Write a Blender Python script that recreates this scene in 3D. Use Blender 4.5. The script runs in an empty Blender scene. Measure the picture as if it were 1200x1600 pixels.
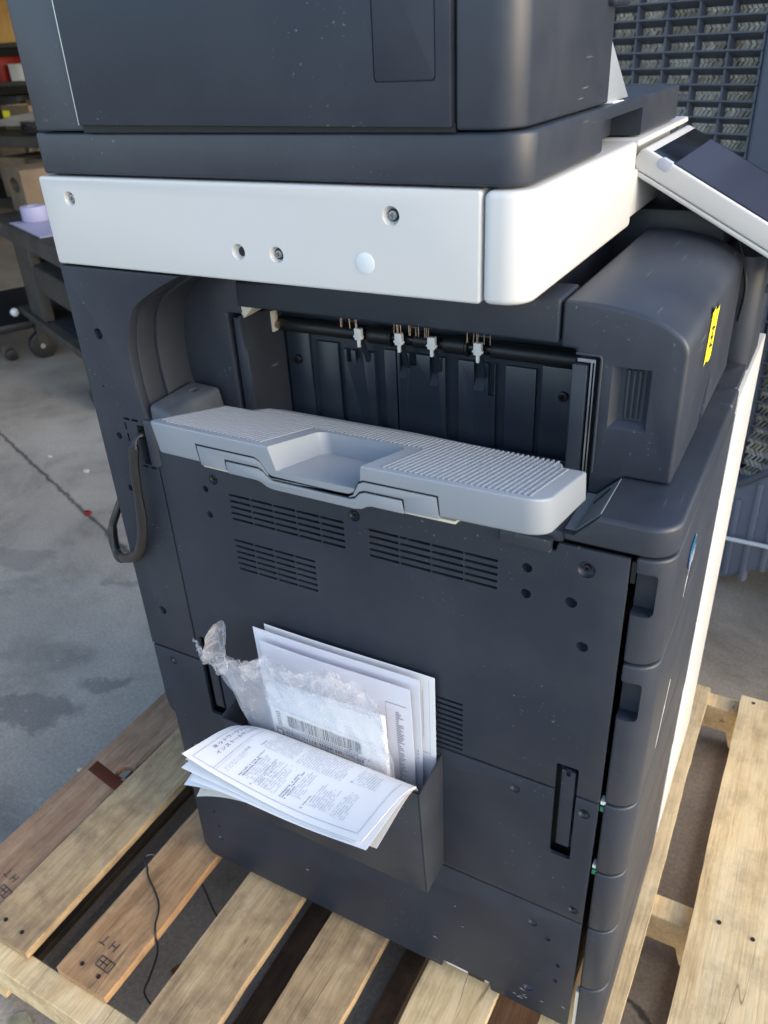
import bpy, bmesh, math, random
from mathutils import Vector, Matrix, noise as mnoise

# ------------------------------------------------------------------ camera, world, sun, exposure
scene = bpy.context.scene
COL = scene.collection
cam_d = bpy.data.cameras.new('camera')
cam = bpy.data.objects.new('camera', cam_d)
COL.objects.link(cam)
cam_d.sensor_fit = 'VERTICAL'
cam_d.sensor_height = 36.0
cam_d.sensor_width = 27.0
cam_d.lens = 1253.463 / 1600.0 * 36.0
cam_d.clip_start = 0.02
cam_d.clip_end = 500.0
RIGHT = Vector((0.87880832, 0.4748489, -0.04705795))
DOWN = Vector((0.20356282, -0.46226604, -0.86305984))
FWD = Vector((-0.43157631, 0.74888492, -0.50290483))
cam.matrix_world = Matrix(((RIGHT.x, -DOWN.x, -FWD.x, 0.71803),
                           (RIGHT.y, -DOWN.y, -FWD.y, -0.59),
                           (RIGHT.z, -DOWN.z, -FWD.z, 1.27372),
                           (0, 0, 0, 1)))
cam_d.dof.use_dof = True
cam_d.dof.focus_distance = 0.85
cam_d.dof.aperture_fstop = 9.0
scene.camera = cam

SUN_ELEV = math.radians(24)
SUN_AZ = math.radians(-4)          # direction towards the sun, measured from +X towards +Y
world = bpy.data.worlds.new('World')
scene.world = world
world.use_nodes = True
wn = world.node_tree
bg = wn.nodes['Background']
sky = wn.nodes.new('ShaderNodeTexSky')
sky.sky_type = 'NISHITA'
sky.sun_disc = False
sky.sun_elevation = SUN_ELEV
sky.sun_rotation = math.pi / 2 - SUN_AZ
sky.altitude = 100
sky.air_density = 1.0
sky.dust_density = 1.4
sky.ozone_density = 1.25
wn.links.new(sky.outputs[0], bg.inputs[0])
bg.inputs[1].default_value = 0.15
sun_d = bpy.data.lights.new('sun', 'SUN')
sun_d.energy = 0.24
sun_d.angle = math.radians(50)
sun_d.color = (1.0, 0.86, 0.70)
sun = bpy.data.objects.new('sun', sun_d)
COL.objects.link(sun)
sd = Vector((math.cos(SUN_ELEV) * math.cos(SUN_AZ), math.cos(SUN_ELEV) * math.sin(SUN_AZ), math.sin(SUN_ELEV)))
sun.rotation_euler = sd.to_track_quat('Z', 'Y').to_euler()
vs = scene.view_settings
vs.view_transform = 'Standard'
vs.look = 'None'
vs.gamma = 1.0
vs.use_curve_mapping = False
vs.exposure = 1.65
scene.cycles.use_denoising = True
scene.cycles.max_bounces = 10
scene.cycles.transparent_max_bounces = 24

# ------------------------------------------------------------------ materials
def new_mat(name):
    m = bpy.data.materials.new(name)
    m.use_nodes = True
    return m, m.node_tree.nodes, m.node_tree.links, m.node_tree.nodes['Principled BSDF']

def simple(name, col, rough=0.5, metal=0.0, spec=0.5, coat=0.0):
    m, n, l, p = new_mat(name)
    p.inputs['Base Color'].default_value = (*col, 1)
    p.inputs['Roughness'].default_value = rough
    p.inputs['Metallic'].default_value = metal
    p.inputs['Specular IOR Level'].default_value = spec
    p.inputs['Coat Weight'].default_value = coat
    return m

def node(n, t, **kw):
    x = n.new(t)
    for k, v in kw.items():
        setattr(x, k, v)
    return x

def ramp(n, stops):
    r = n.new('ShaderNodeValToRGB')
    el = r.color_ramp.elements
    while len(el) < len(stops):
        el.new(0.5)
    for e, (p, c) in zip(el, stops):
        e.position = p
        e.color = c if len(c) == 4 else (*c, 1)
    return r

def g(v):
    return (v, v, v, 1)

def plastic(name, col, rough=0.42, dust=0.25, dustcol=(0.22, 0.22, 0.21), grain=0.06, specks=True, spec=0.5):
    """moulded plastic: fine grain, faint dust film, a few pale specks and small scuffs"""
    m, n, l, p = new_mat(name)
    tc = node(n, 'ShaderNodeTexCoord')
    nz = node(n, 'ShaderNodeTexNoise'); nz.inputs['Scale'].default_value = 7; nz.inputs['Detail'].default_value = 8; nz.inputs['Roughness'].default_value = 0.65
    l.new(tc.outputs['Object'], nz.inputs['Vector'])
    rp = ramp(n, [(0.42, g(0)), (0.78, g(1))])
    l.new(nz.outputs['Fac'], rp.inputs[0])
    mul = node(n, 'ShaderNodeMath', operation='MULTIPLY'); mul.inputs[1].default_value = dust * 0.35
    l.new(rp.outputs[0], mul.inputs[0])
    mix = node(n, 'ShaderNodeMix', data_type='RGBA')
    mix.inputs['A'].default_value = (*col, 1); mix.inputs['B'].default_value = (*dustcol, 1)
    l.new(mul.outputs[0], mix.inputs['Factor'])
    out = mix.outputs['Result']
    if specks:
        vo = node(n, 'ShaderNodeTexVoronoi', feature='F1'); vo.inputs['Scale'].default_value = 85
        l.new(tc.outputs['Object'], vo.inputs['Vector'])
        nz2 = node(n, 'ShaderNodeTexNoise'); nz2.inputs['Scale'].default_value = 5; nz2.inputs['Detail'].default_value = 3
        l.new(tc.outputs['Object'], nz2.inputs['Vector'])
        th = node(n, 'ShaderNodeMapRange'); th.inputs['From Min'].default_value = 0.56; th.inputs['From Max'].default_value = 0.8
        th.inputs['To Min'].default_value = 0.0; th.inputs['To Max'].default_value = 0.1
        l.new(nz2.outputs['Fac'], th.inputs['Value'])
        lt = node(n, 'ShaderNodeMath', operation='LESS_THAN')
        l.new(vo.outputs['Distance'], lt.inputs[0]); l.new(th.outputs[0], lt.inputs[1])
        m2 = node(n, 'ShaderNodeMath', operation='MULTIPLY'); m2.inputs[1].default_value = 0.07
        l.new(lt.outputs[0], m2.inputs[0])
        mx2 = node(n, 'ShaderNodeMix', data_type='RGBA'); mx2.inputs['B'].default_value = (0.35, 0.35, 0.34, 1)
        l.new(m2.outputs[0], mx2.inputs['Factor']); l.new(out, mx2.inputs['A'])
        out = mx2.outputs['Result']
    if specks:
        for rot, thr in (((0.3, 0.9, 0.2), 0.735), ((0.1, -0.6, 0.5), 0.75)):
            ms = node(n, 'ShaderNodeMapping'); ms.inputs['Rotation'].default_value = rot; ms.inputs['Scale'].default_value = (260, 14, 260)
            l.new(tc.outputs['Object'], ms.inputs['Vector'])
            ns = node(n, 'ShaderNodeTexNoise'); ns.inputs['Scale'].default_value = 1.0; ns.inputs['Detail'].default_value = 1
            l.new(ms.outputs[0], ns.inputs['Vector'])
            rs = ramp(n, [(thr, g(0)), (thr + 0.03, g(1))]); l.new(ns.outputs['Fac'], rs.inputs[0])
            nm = node(n, 'ShaderNodeTexNoise'); nm.inputs['Scale'].default_value = 9; nm.inputs['Detail'].default_value = 2
            l.new(tc.outputs['Object'], nm.inputs['Vector'])
            rm = ramp(n, [(0.52, g(0)), (0.66, g(0.5))]); l.new(nm.outputs['Fac'], rm.inputs[0])
            mm = node(n, 'ShaderNodeMath', operation='MULTIPLY'); l.new(rs.outputs[0], mm.inputs[0]); l.new(rm.outputs[0], mm.inputs[1])
            mxs = node(n, 'ShaderNodeMix', data_type='RGBA'); mxs.inputs['B'].default_value = (0.25, 0.25, 0.25, 1)
            l.new(mm.outputs[0], mxs.inputs['Factor']); l.new(out, mxs.inputs['A']); out = mxs.outputs['Result']
    l.new(out, p.inputs['Base Color'])
    rr = node(n, 'ShaderNodeMapRange'); rr.inputs['To Min'].default_value = rough - 0.05; rr.inputs['To Max'].default_value = rough + 0.12
    l.new(nz.outputs['Fac'], rr.inputs['Value']); l.new(rr.outputs[0], p.inputs['Roughness'])
    p.inputs['Specular IOR Level'].default_value = spec
    gn = node(n, 'ShaderNodeTexNoise'); gn.inputs['Scale'].default_value = 900; gn.inputs['Detail'].default_value = 2
    l.new(tc.outputs['Object'], gn.inputs['Vector'])
    bp = node(n, 'ShaderNodeBump'); bp.inputs['Strength'].default_value = grain; bp.inputs['Distance'].default_value = 0.0004
    l.new(gn.outputs['Fac'], bp.inputs['Height']); l.new(bp.outputs[0], p.inputs['Normal'])
    return m

def wood(name, c1, c2, c3, dark=0.35):
    m, n, l, p = new_mat(name)
    tc = node(n, 'ShaderNodeTexCoord'); oi = node(n, 'ShaderNodeObjectInfo')
    ad = node(n, 'ShaderNodeVectorMath', operation='ADD')
    sc = node(n, 'ShaderNodeVectorMath', operation='SCALE'); sc.inputs['Scale'].default_value = 37.0
    cx = node(n, 'ShaderNodeCombineXYZ')
    for i in range(3):
        l.new(oi.outputs['Random'], cx.inputs[i])
    l.new(cx.outputs[0], sc.inputs[0])
    l.new(tc.outputs['Object'], ad.inputs[0]); l.new(sc.outputs[0], ad.inputs[1])
    mp = node(n, 'ShaderNodeMapping'); mp.inputs['Scale'].default_value = (24, 1.7, 24)
    l.new(ad.outputs[0], mp.inputs['Vector'])
    warp = node(n, 'ShaderNodeTexNoise'); warp.inputs['Scale'].default_value = 5; warp.inputs['Detail'].default_value = 3
    l.new(ad.outputs[0], warp.inputs['Vector'])
    ws = node(n, 'ShaderNodeVectorMath', operation='SCALE'); ws.inputs['Scale'].default_value = 1.6
    l.new(warp.outputs['Color'], ws.inputs[0])
    wa = node(n, 'ShaderNodeVectorMath', operation='ADD')
    l.new(mp.outputs[0], wa.inputs[0]); l.new(ws.outputs[0], wa.inputs[1])
    gr = node(n, 'ShaderNodeTexNoise'); gr.inputs['Scale'].default_value = 1.4; gr.inputs['Detail'].default_value = 9; gr.inputs['Roughness'].default_value = 0.68
    l.new(wa.outputs[0], gr.inputs['Vector'])
    rp = ramp(n, [(0.3, (*c1, 1)), (0.5, (*c2, 1)), (0.72, (*c3, 1))])
    l.new(gr.outputs['Fac'], rp.inputs[0])
    # weathering blotches
    bl = node(n, 'ShaderNodeTexNoise'); bl.inputs['Scale'].default_value = 13; bl.inputs['Detail'].default_value = 8; bl.inputs['Roughness'].default_value = 0.7
    l.new(ad.outputs[0], bl.inputs['Vector'])
    br = ramp(n, [(0.47, g(0)), (0.66, g(1))]); l.new(bl.outputs['Fac'], br.inputs[0])
    bm_ = node(n, 'ShaderNodeMath', operation='MULTIPLY'); bm_.inputs[1].default_value = dark
    l.new(br.outputs[0], bm_.inputs[0])
    mx = node(n, 'ShaderNodeMix', data_type='RGBA'); mx.inputs['B'].default_value = (0.17, 0.115, 0.072, 1)
    l.new(bm_.outputs[0], mx.inputs['Factor']); l.new(rp.outputs[0], mx.inputs['A'])
    # knots
    mk = node(n, 'ShaderNodeMapping'); mk.inputs['Scale'].default_value = (9, 4.5, 0.01)
    l.new(ad.outputs[0], mk.inputs['Vector'])
    vo = node(n, 'ShaderNodeTexVoronoi', feature='F1'); vo.inputs['Scale'].default_value = 1.0
    l.new(mk.outputs[0], vo.inputs['Vector'])
    kr = ramp(n, [(0.03, g(0.75)), (0.10, g(0))]); l.new(vo.outputs['Distance'], kr.inputs[0])
    mx3 = node(n, 'ShaderNodeMix', data_type='RGBA'); mx3.inputs['B'].default_value = (0.11, 0.065, 0.04, 1)
    l.new(kr.outputs[0], mx3.inputs['Factor']); l.new(mx.outputs['Result'], mx3.inputs['A'])
    fm = node(n, 'ShaderNodeMapping'); fm.inputs['Scale'].default_value = (230, 9, 230); l.new(ad.outputs[0], fm.inputs['Vector'])
    fn = node(n, 'ShaderNodeTexNoise'); fn.inputs['Scale'].default_value = 1; fn.inputs['Detail'].default_value = 4; fn.inputs['Roughness'].default_value = 0.7; l.new(fm.outputs[0], fn.inputs['Vector'])
    fr = ramp(n, [(0.3, g(0.62)), (0.5, g(1.0)), (0.75, g(1.22))]); l.new(fn.outputs['Fac'], fr.inputs[0])
    fx = node(n, 'ShaderNodeMix', data_type='RGBA', blend_type='MULTIPLY'); fx.inputs['Factor'].default_value = 0.6
    l.new(mx3.outputs['Result'], fx.inputs['A']); l.new(fr.outputs[0], fx.inputs['B'])
    cm = node(n, 'ShaderNodeMapping'); cm.inputs['Scale'].default_value = (17, 0.9, 17); l.new(ad.outputs[0], cm.inputs['Vector'])
    cn = node(n, 'ShaderNodeTexNoise'); cn.inputs['Scale'].default_value = 1; cn.inputs['Detail'].default_value = 2; l.new(cm.outputs[0], cn.inputs['Vector'])
    cs = node(n, 'ShaderNodeMath', operation='SUBTRACT'); cs.inputs[1].default_value = 0.5; l.new(cn.outputs['Fac'], cs.inputs[0])
    ca = node(n, 'ShaderNodeMath', operation='ABSOLUTE'); l.new(cs.outputs[0], ca.inputs[0])
    cr = ramp(n, [(0.0, g(0.7)), (0.004, g(0.0))]); l.new(ca.outputs[0], cr.inputs[0])
    ck = node(n, 'ShaderNodeTexNoise'); ck.inputs['Scale'].default_value = 5; l.new(ad.outputs[0], ck.inputs['Vector'])
    ckr = ramp(n, [(0.50, g(0)), (0.58, g(1))]); l.new(ck.outputs['Fac'], ckr.inputs[0])
    cmu = node(n, 'ShaderNodeMath', operation='MULTIPLY'); l.new(cr.outputs[0], cmu.inputs[0]); l.new(ckr.outputs[0], cmu.inputs[1])
    cx2 = node(n, 'ShaderNodeMix', data_type='RGBA'); cx2.inputs['B'].default_value = (0.06, 0.04, 0.028, 1)
    l.new(cmu.outputs[0], cx2.inputs['Factor']); l.new(fx.outputs['Result'], cx2.inputs['A'])
    l.new(cx2.outputs['Result'], p.inputs['Base Color'])
    p.inputs['Roughness'].default_value = 0.72
    p.inputs['Specular IOR Level'].default_value = 0.25
    bp = node(n, 'ShaderNodeBump'); bp.inputs['Strength'].default_value = 0.35; bp.inputs['Distance'].default_value = 0.002
    l.new(fn.outputs['Fac'], bp.inputs['Height']); l.new(bp.outputs[0], p.inputs['Normal'])
    return m

M = {}
M['dark'] = plastic('charcoal_plastic', (0.0215, 0.0262, 0.0375), 0.50, spec=0.38)
M['dark2'] = plastic('charcoal_plastic_clean', (0.0222, 0.0275, 0.0395), 0.40, dust=0.3, specks=True, spec=0.55)
M['dusty'] = plastic('charcoal_plastic_dusty', (0.042, 0.050, 0.062), 0.5, dust=1.6, dustcol=(0.2, 0.21, 0.22), specks=True)
M['inner'] = plastic('blue_black_plastic', (0.015, 0.022, 0.034), 0.32, dust=0.1, specks=False, spec=0.7)
M['dust_ramp'] = plastic('dust_coated_plastic', (0.12, 0.135, 0.15), 0.65, dust=1.5, dustcol=(0.26, 0.28, 0.29), specks=True)
M['black'] = simple('black_void', (0.006, 0.006, 0.007), 0.6)
M['rubber'] = simple('black_rubber', (0.012, 0.012, 0.013), 0.45)
M['roller'] = simple('roller_black', (0.008, 0.008, 0.009), 0.25)
M['white'] = plastic('white_plastic', (0.60, 0.59, 0.56), 0.36, dust=0.35, dustcol=(0.56, 0.51, 0.42), specks=False)
M['tray'] = plastic('blue_grey_plastic', (0.262, 0.288, 0.315), 0.36, dust=0.15, dustcol=(0.45, 0.46, 0.46), specks=False)
M['cream'] = simple('cream_plastic', (0.62, 0.58, 0.47), 0.5)
M['clip'] = simple('white_nylon', (0.75, 0.74, 0.70), 0.45)
M['steel'] = simple('zinc_steel', (0.55, 0.56, 0.55), 0.32, 1.0)
M['screwgrey'] = simple('screw_grey', (0.30, 0.31, 0.30), 0.3, 0.5)
M['darksteel'] = simple('black_screw', (0.03, 0.03, 0.032), 0.3, 0.6)
M['copper'] = simple('copper_bristle', (0.52, 0.40, 0.28), 0.4, 0.9)
M['green'] = simple('green_plastic', (0.02, 0.22, 0.10), 0.4)
M['screen'] = simple('glossy_screen', (0.006, 0.007, 0.010), 0.16, spec=0.35)
M['yellow'] = simple('yellow_paper', (0.85, 0.70, 0.01), 0.6)
M['ink'] = simple('black_ink', (0.02, 0.02, 0.025), 0.6)
M['greyink'] = simple('grey_ink', (0.24, 0.25, 0.31), 0.7)
M['paleink'] = simple('pale_ink', (0.44, 0.46, 0.53), 0.7)
M['scuff'] = simple('scuffed_plastic', (0.5, 0.49, 0.46), 0.6)
M['brownink'] = simple('brand_stamp', (0.07, 0.05, 0.045), 0.7)
M['nail'] = simple('nail_rust', (0.03, 0.022, 0.018), 0.6, 0.4)
M['cable'] = simple('cable_sleeve', (0.020, 0.019, 0.018), 0.28)
M['disc'] = simple('clear_seal', (0.70, 0.72, 0.72), 0.15)

def paper_mat(name, col, tr=0.12):
    m, n, l, p = new_mat(name)
    tc = node(n, 'ShaderNodeTexCoord')
    nz = node(n, 'ShaderNodeTexNoise'); nz.inputs['Scale'].default_value = 14; nz.inputs['Detail'].default_value = 4
    l.new(tc.outputs['Object'], nz.inputs['Vector'])
    rp = ramp(n, [(0.3, (col[0] * 0.93, col[1] * 0.93, col[2] * 0.93)), (0.7, col)])
    l.new(nz.outputs['Fac'], rp.inputs[0]); l.new(rp.outputs[0], p.inputs['Base Color'])
    p.inputs['Roughness'].default_value = 0.75
    p.inputs['Specular IOR Level'].default_value = 0.2
    bp = node(n, 'ShaderNodeBump'); bp.inputs['Strength'].default_value = 0.25; bp.inputs['Distance'].default_value = 0.004
    l.new(nz.outputs['Fac'], bp.inputs['Height']); l.new(bp.outputs[0], p.inputs['Normal'])
    return m
M['paper'] = paper_mat('white_paper', (0.80, 0.80, 0.80))
M['paper2'] = paper_mat('pale_lavender_paper', (0.74, 0.73, 0.78))
M['paper3'] = paper_mat('cream_paper', (0.72, 0.66, 0.56))
M['label'] = paper_mat('label_paper', (0.84, 0.83, 0.80))

def bag_mat():
    m, n, l, p = new_mat('clear_plastic_film')
    out = n['Material Output']
    tr = node(n, 'ShaderNodeBsdfTransparent'); tr.inputs[0].default_value = (0.96, 0.96, 0.96, 1)
    p.inputs['Base Color'].default_value = (0.80, 0.79, 0.83, 1)
    p.inputs['Roughness'].default_value = 0.09
    p.inputs['Specular IOR Level'].default_value = 1.0
    fr = node(n, 'ShaderNodeLayerWeight'); fr.inputs[0].default_value = 0.35
    tc = node(n, 'ShaderNodeTexCoord')
    nz = node(n, 'ShaderNodeTexNoise'); nz.inputs['Scale'].default_value = 17; nz.inputs['Detail'].default_value = 3; nz.inputs['Distortion'].default_value = 1.0
    l.new(tc.outputs['Object'], nz.inputs['Vector'])
    sub = node(n, 'ShaderNodeMath', operation='SUBTRACT'); sub.inputs[1].default_value = 0.5
    l.new(nz.outputs['Fac'], sub.inputs[0])
    ab = node(n, 'ShaderNodeMath', operation='ABSOLUTE'); l.new(sub.outputs[0], ab.inputs[0])
    mr = node(n, 'ShaderNodeMapRange'); mr.inputs['From Min'].default_value = 0.0; mr.inputs['From Max'].default_value = 0.03; mr.inputs['To Min'].default_value = 0.24; mr.inputs['To Max'].default_value = 0.09
    l.new(ab.outputs[0], mr.inputs['Value'])
    ad = node(n, 'ShaderNodeMath', operation='MULTIPLY_ADD'); ad.inputs[1].default_value = 0.55
    ad.use_clamp = True
    l.new(fr.outputs['Facing'], ad.inputs[0]); l.new(mr.outputs[0], ad.inputs[2])
    mx = node(n, 'ShaderNodeMixShader')
    l.new(ad.outputs[0], mx.inputs[0]); l.new(tr.outputs[0], mx.inputs[1]); l.new(p.outputs[0], mx.inputs[2])
    bp = node(n, 'ShaderNodeBump'); bp.inputs['Strength'].default_value = 0.7; bp.inputs['Distance'].default_value = 0.004
    l.new(nz.outputs['Fac'], bp.inputs['Height']); l.new(bp.outputs[0], p.inputs['Normal'])
    l.new(mx.outputs[0], out.inputs[0])
    return m
M['bag'] = bag_mat()

M['wood_grey'] = wood('weathered_pine', (0.31, 0.20, 0.10), (0.50, 0.345, 0.18), (0.64, 0.46, 0.26), 0.6)
M['wood_tan'] = wood('tan_oak', (0.27, 0.14, 0.063), (0.46, 0.265, 0.125), (0.60, 0.38, 0.20), 0.6)
M['wood_brown'] = wood('brown_oak', (0.20, 0.115, 0.064), (0.35, 0.21, 0.122), (0.48, 0.315, 0.19), 0.5)
M['wood_pale'] = wood('pale_pine', (0.56, 0.385, 0.185), (0.76, 0.56, 0.30), (0.82, 0.65, 0.39), 0.35)
M['wood_cut'] = wood('fresh_cut_pine', (0.55, 0.35, 0.16), (0.72, 0.50, 0.25), (0.80, 0.61, 0.35), 0.1)
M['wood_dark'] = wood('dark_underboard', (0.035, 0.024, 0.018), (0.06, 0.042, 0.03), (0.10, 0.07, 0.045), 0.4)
M['wood_red'] = simple('planed_patch', (0.11, 0.032, 0.016), 0.35)

def concrete():
    m, n, l, p = new_mat('stained_concrete')
    tc = node(n, 'ShaderNodeTexCoord')
    def nz(s, d, r=0.6, dist=0.0):
        x = node(n, 'ShaderNodeTexNoise'); x.inputs['Scale'].default_value = s; x.inputs['Detail'].default_value = d; x.inputs['Roughness'].default_value = r; x.inputs['Distortion'].default_value = dist
        l.new(tc.outputs['Object'], x.inputs['Vector']); return x
    a = nz(1.3, 10, 0.62); b = nz(3.3, 9, 0.72, 0.4); c = nz(150, 8, 0.85)
    r1 = ramp(n, [(0.30, (0.28, 0.236, 0.182)), (0.55, (0.38, 0.322, 0.25)), (0.75, (0.48, 0.408, 0.32))])
    l.new(a.outputs['Fac'], r1.inputs[0])
    r2 = ramp(n, [(0.30, g(0.55)), (0.50, g(1.0)), (0.8, g(1.25))]); l.new(b.outputs['Fac'], r2.inputs[0])
    mx = node(n, 'ShaderNodeMix', data_type='RGBA', blend_type='MULTIPLY'); mx.inputs['Factor'].default_value = 0.9
    l.new(r1.outputs[0], mx.inputs['A']); l.new(r2.outputs[0], mx.inputs['B'])
    r3 = ramp(n, [(0.30, g(0.45)), (0.52, g(1.0)), (0.74, g(1.8))]); l.new(c.outputs['Fac'], r3.inputs[0])
    mx2 = node(n, 'ShaderNodeMix', data_type='RGBA', blend_type='MULTIPLY'); mx2.inputs['Factor'].default_value = 0.7
    l.new(mx.outputs['Result'], mx2.inputs['A']); l.new(r3.outputs[0], mx2.inputs['B'])
    cur = mx2.outputs['Result']
    # oil stains with a place of their own
    wv = nz(9, 8, 0.7)
    ws = node(n, 'ShaderNodeVectorMath', operation='SCALE'); ws.inputs['Scale'].default_value = 0.22
    wc = node(n, 'ShaderNodeVectorMath', operation='SUBTRACT'); wc.inputs[1].default_value = (0.5, 0.5, 0.5)
    l.new(wv.outputs['Color'], wc.inputs[0]); l.new(wc.outputs[0], ws.inputs[0])
    wp = node(n, 'ShaderNodeVectorMath', operation='ADD'); l.new(tc.outputs['Object'], wp.inputs[0]); l.new(ws.outputs[0], wp.inputs[1])
    for (x, y, rx, ry, rot, k) in [(-0.70, 0.18, 0.15, 0.055, 0.5, 0.6), (-0.60, 0.34, 0.07, 0.03, 0.6, 0.55), (-1.25, 0.62, 0.11, 0.06, 0.3, 0.4),
                                   (-0.86, 0.66, 0.05, 0.02, 0.2, 0.4), (-0.45, 0.50, 0.04, 0.02, 0.7, 0.5), (-0.30, 0.58, 0.03, 0.012, 0.4, 0.6), (-1.7, 1.9, 0.6, 0.25, 0.4, 0.45), (-0.2, -0.9, 0.3, 0.2, 0.2, 0.3), (0.9, 0.9, 0.10, 0.05, 1.0, 0.4)]:
        mp = node(n, 'ShaderNodeMapping', vector_type='TEXTURE')
        mp.inputs['Location'].default_value = (x, y, 0); mp.inputs['Rotation'].default_value = (0, 0, rot); mp.inputs['Scale'].default_value = (rx, ry, 1)
        l.new(wp.outputs[0], mp.inputs['Vector'])
        ln = node(n, 'ShaderNodeVectorMath', operation='LENGTH'); l.new(mp.outputs[0], ln.inputs[0])
        rr = node(n, 'ShaderNodeMapRange', interpolation_type='SMOOTHSTEP'); rr.inputs['From Min'].default_value = 1.12; rr.inputs['From Max'].default_value = 0.7; rr.inputs['To Max'].default_value = k * 0.72
        l.new(ln.outputs['Value'], rr.inputs['Value'])
        mm = node(n, 'ShaderNodeMix', data_type='RGBA'); mm.inputs['B'].default_value = (0.05, 0.049, 0.047, 1)
        l.new(rr.outputs[0], mm.inputs['Factor']); l.new(cur, mm.inputs['A']); cur = mm.outputs['Result']
    # cracks: wobbling lines (point, direction, half length, half width)
    for (x, y, ang, hl, hw, k) in [(-1.45, 0.98, math.atan2(-0.402, 1.013), 1.3, 0.006, 0.75), (0.72, 0.13, math.radians(-28), 0.16, 0.005, 0.8), (-0.55, 0.05, math.radians(70), 0.3, 0.0022, -0.3), (-0.35, 0.42, math.radians(-30), 0.35, 0.002, -0.25)]:
        mp = node(n, 'ShaderNodeMapping', vector_type='TEXTURE')
        mp.inputs['Location'].default_value = (x, y, 0); mp.inputs['Rotation'].default_value = (0, 0, ang)
        wv2 = nz(16, 5, 0.7)
        ws2 = node(n, 'ShaderNodeVectorMath', operation='SCALE'); ws2.inputs['Scale'].default_value = 0.045
        wc2 = node(n, 'ShaderNodeVectorMath', operation='SUBTRACT'); wc2.inputs[1].default_value = (0.5, 0.5, 0.5)
        l.new(wv2.outputs['Color'], wc2.inputs[0]); l.new(wc2.outputs[0], ws2.inputs[0])
        wp2 = node(n, 'ShaderNodeVectorMath', operation='ADD'); l.new(tc.outputs['Object'], wp2.inputs[0]); l.new(ws2.outputs[0], wp2.inputs[1])
        l.new(wp2.outputs[0], mp.inputs['Vector'])
        sp = node(n, 'ShaderNodeSeparateXYZ'); l.new(mp.outputs[0], sp.inputs[0])
        ab = node(n, 'ShaderNodeMath', operation='ABSOLUTE'); l.new(sp.outputs['Y'], ab.inputs[0])
        ax = node(n, 'ShaderNodeMath', operation='ABSOLUTE'); l.new(sp.outputs['X'], ax.inputs[0])
        r = node(n, 'ShaderNodeMapRange'); r.inputs['From Min'].default_value = hw * 1.6; r.inputs['From Max'].default_value = hw * 0.5; r.inputs['To Max'].default_value = abs(k)
        l.new(ab.outputs[0], r.inputs['Value'])
        c_ = node(n, 'ShaderNodeMath', operation='LESS_THAN'); c_.inputs[1].default_value = hl; l.new(ax.outputs[0], c_.inputs[0])
        mu = node(n, 'ShaderNodeMath', operation='MULTIPLY'); l.new(r.outputs[0], mu.inputs[0]); l.new(c_.outputs[0], mu.inputs[1])
        mm = node(n, 'ShaderNodeMix', data_type='RGBA'); mm.inputs['B'].default_value = (0.022, 0.021, 0.02, 1) if k > 0 else (0.4, 0.39, 0.37, 1)
        l.new(mu.outputs[0], mm.inputs['Factor']); l.new(cur, mm.inputs['A']); cur = mm.outputs['Result']
    # white paint flecks
    vo = node(n, 'ShaderNodeTexVoronoi'); vo.inputs['Scale'].default_value = 13; l.new(tc.outputs['Object'], vo.inputs['Vector'])
    sx = node(n, 'ShaderNodeSeparateColor'); l.new(vo.outputs['Color'], sx.inputs[0])
    sz = node(n, 'ShaderNodeMapRange'); sz.inputs['From Min'].default_value = 0.6; sz.inputs['From Max'].default_value = 1.0; sz.inputs['To Max'].default_value = 0.06
    l.new(sx.outputs[0], sz.inputs['Value'])
    lt = node(n, 'ShaderNodeMath', operation='LESS_THAN'); l.new(vo.outputs['Distance'], lt.inputs[0]); l.new(sz.outputs[0], lt.inputs[1])
    lm = node(n, 'ShaderNodeMath', operation='MULTIPLY'); lm.inputs[1].default_value = 0.6; l.new(lt.outputs[0], lm.inputs[0])
    mm = node(n, 'ShaderNodeMix', data_type='RGBA'); mm.inputs['B'].default_value = (0.45, 0.44, 0.42, 1)
    l.new(lm.outputs[0], mm.inputs['Factor']); l.new(cur, mm.inputs['A']); cur = mm.outputs['Result']
    l.new(cur, p.inputs['Base Color'])
    rr = node(n, 'ShaderNodeMapRange'); rr.inputs['To Min'].default_value = 0.35; rr.inputs['To Max'].default_value = 0.8
    l.new(b.outputs['Fac'], rr.inputs['Value']); l.new(rr.outputs[0], p.inputs['Roughness'])
    bp = node(n, 'ShaderNodeBump'); bp.inputs['Strength'].default_value = 0.35; bp.inputs['Distance'].default_value = 0.003
    l.new(c.outputs['Fac'], bp.inputs['Height']); l.new(bp.outputs[0], p.inputs['Normal'])
    return m
M['concrete'] = concrete()

def mottled(name, c1, c2, scale=12, rough=0.7):
    m, n, l, p = new_mat(name)
    tc = node(n, 'ShaderNodeTexCoord')
    nz = node(n, 'ShaderNodeTexNoise'); nz.inputs['Scale'].default_value = scale; nz.inputs['Detail'].default_value = 6
    l.new(tc.outputs['Object'], nz.inputs['Vector'])
    rp = ramp(n, [(0.35, c1), (0.68, c2)])
    l.new(nz.outputs['Fac'], rp.inputs[0]); l.new(rp.outputs[0], p.inputs['Base Color'])
    p.inputs['Roughness'].default_value = rough
    return m
M['cart'] = mottled('grey_brown_cart_plastic', (0.035, 0.032, 0.027), (0.06, 0.055, 0.046), 9, 0.5)
M['cartmat'] = mottled('dark_blue_mat', (0.012, 0.014, 0.02), (0.02, 0.024, 0.034), 20, 0.6)
M['card'] = mottled('cardboard', (0.12, 0.082, 0.048), (0.18, 0.125, 0.072), 8, 0.8)
M['carddark'] = mottled('dark_cardboard', (0.07, 0.045, 0.025), (0.11, 0.07, 0.04), 8, 0.8)
M['orangebox'] = mottled('orange_cardboard', (0.50, 0.27, 0.07), (0.62, 0.36, 0.11), 6, 0.8)
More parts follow.
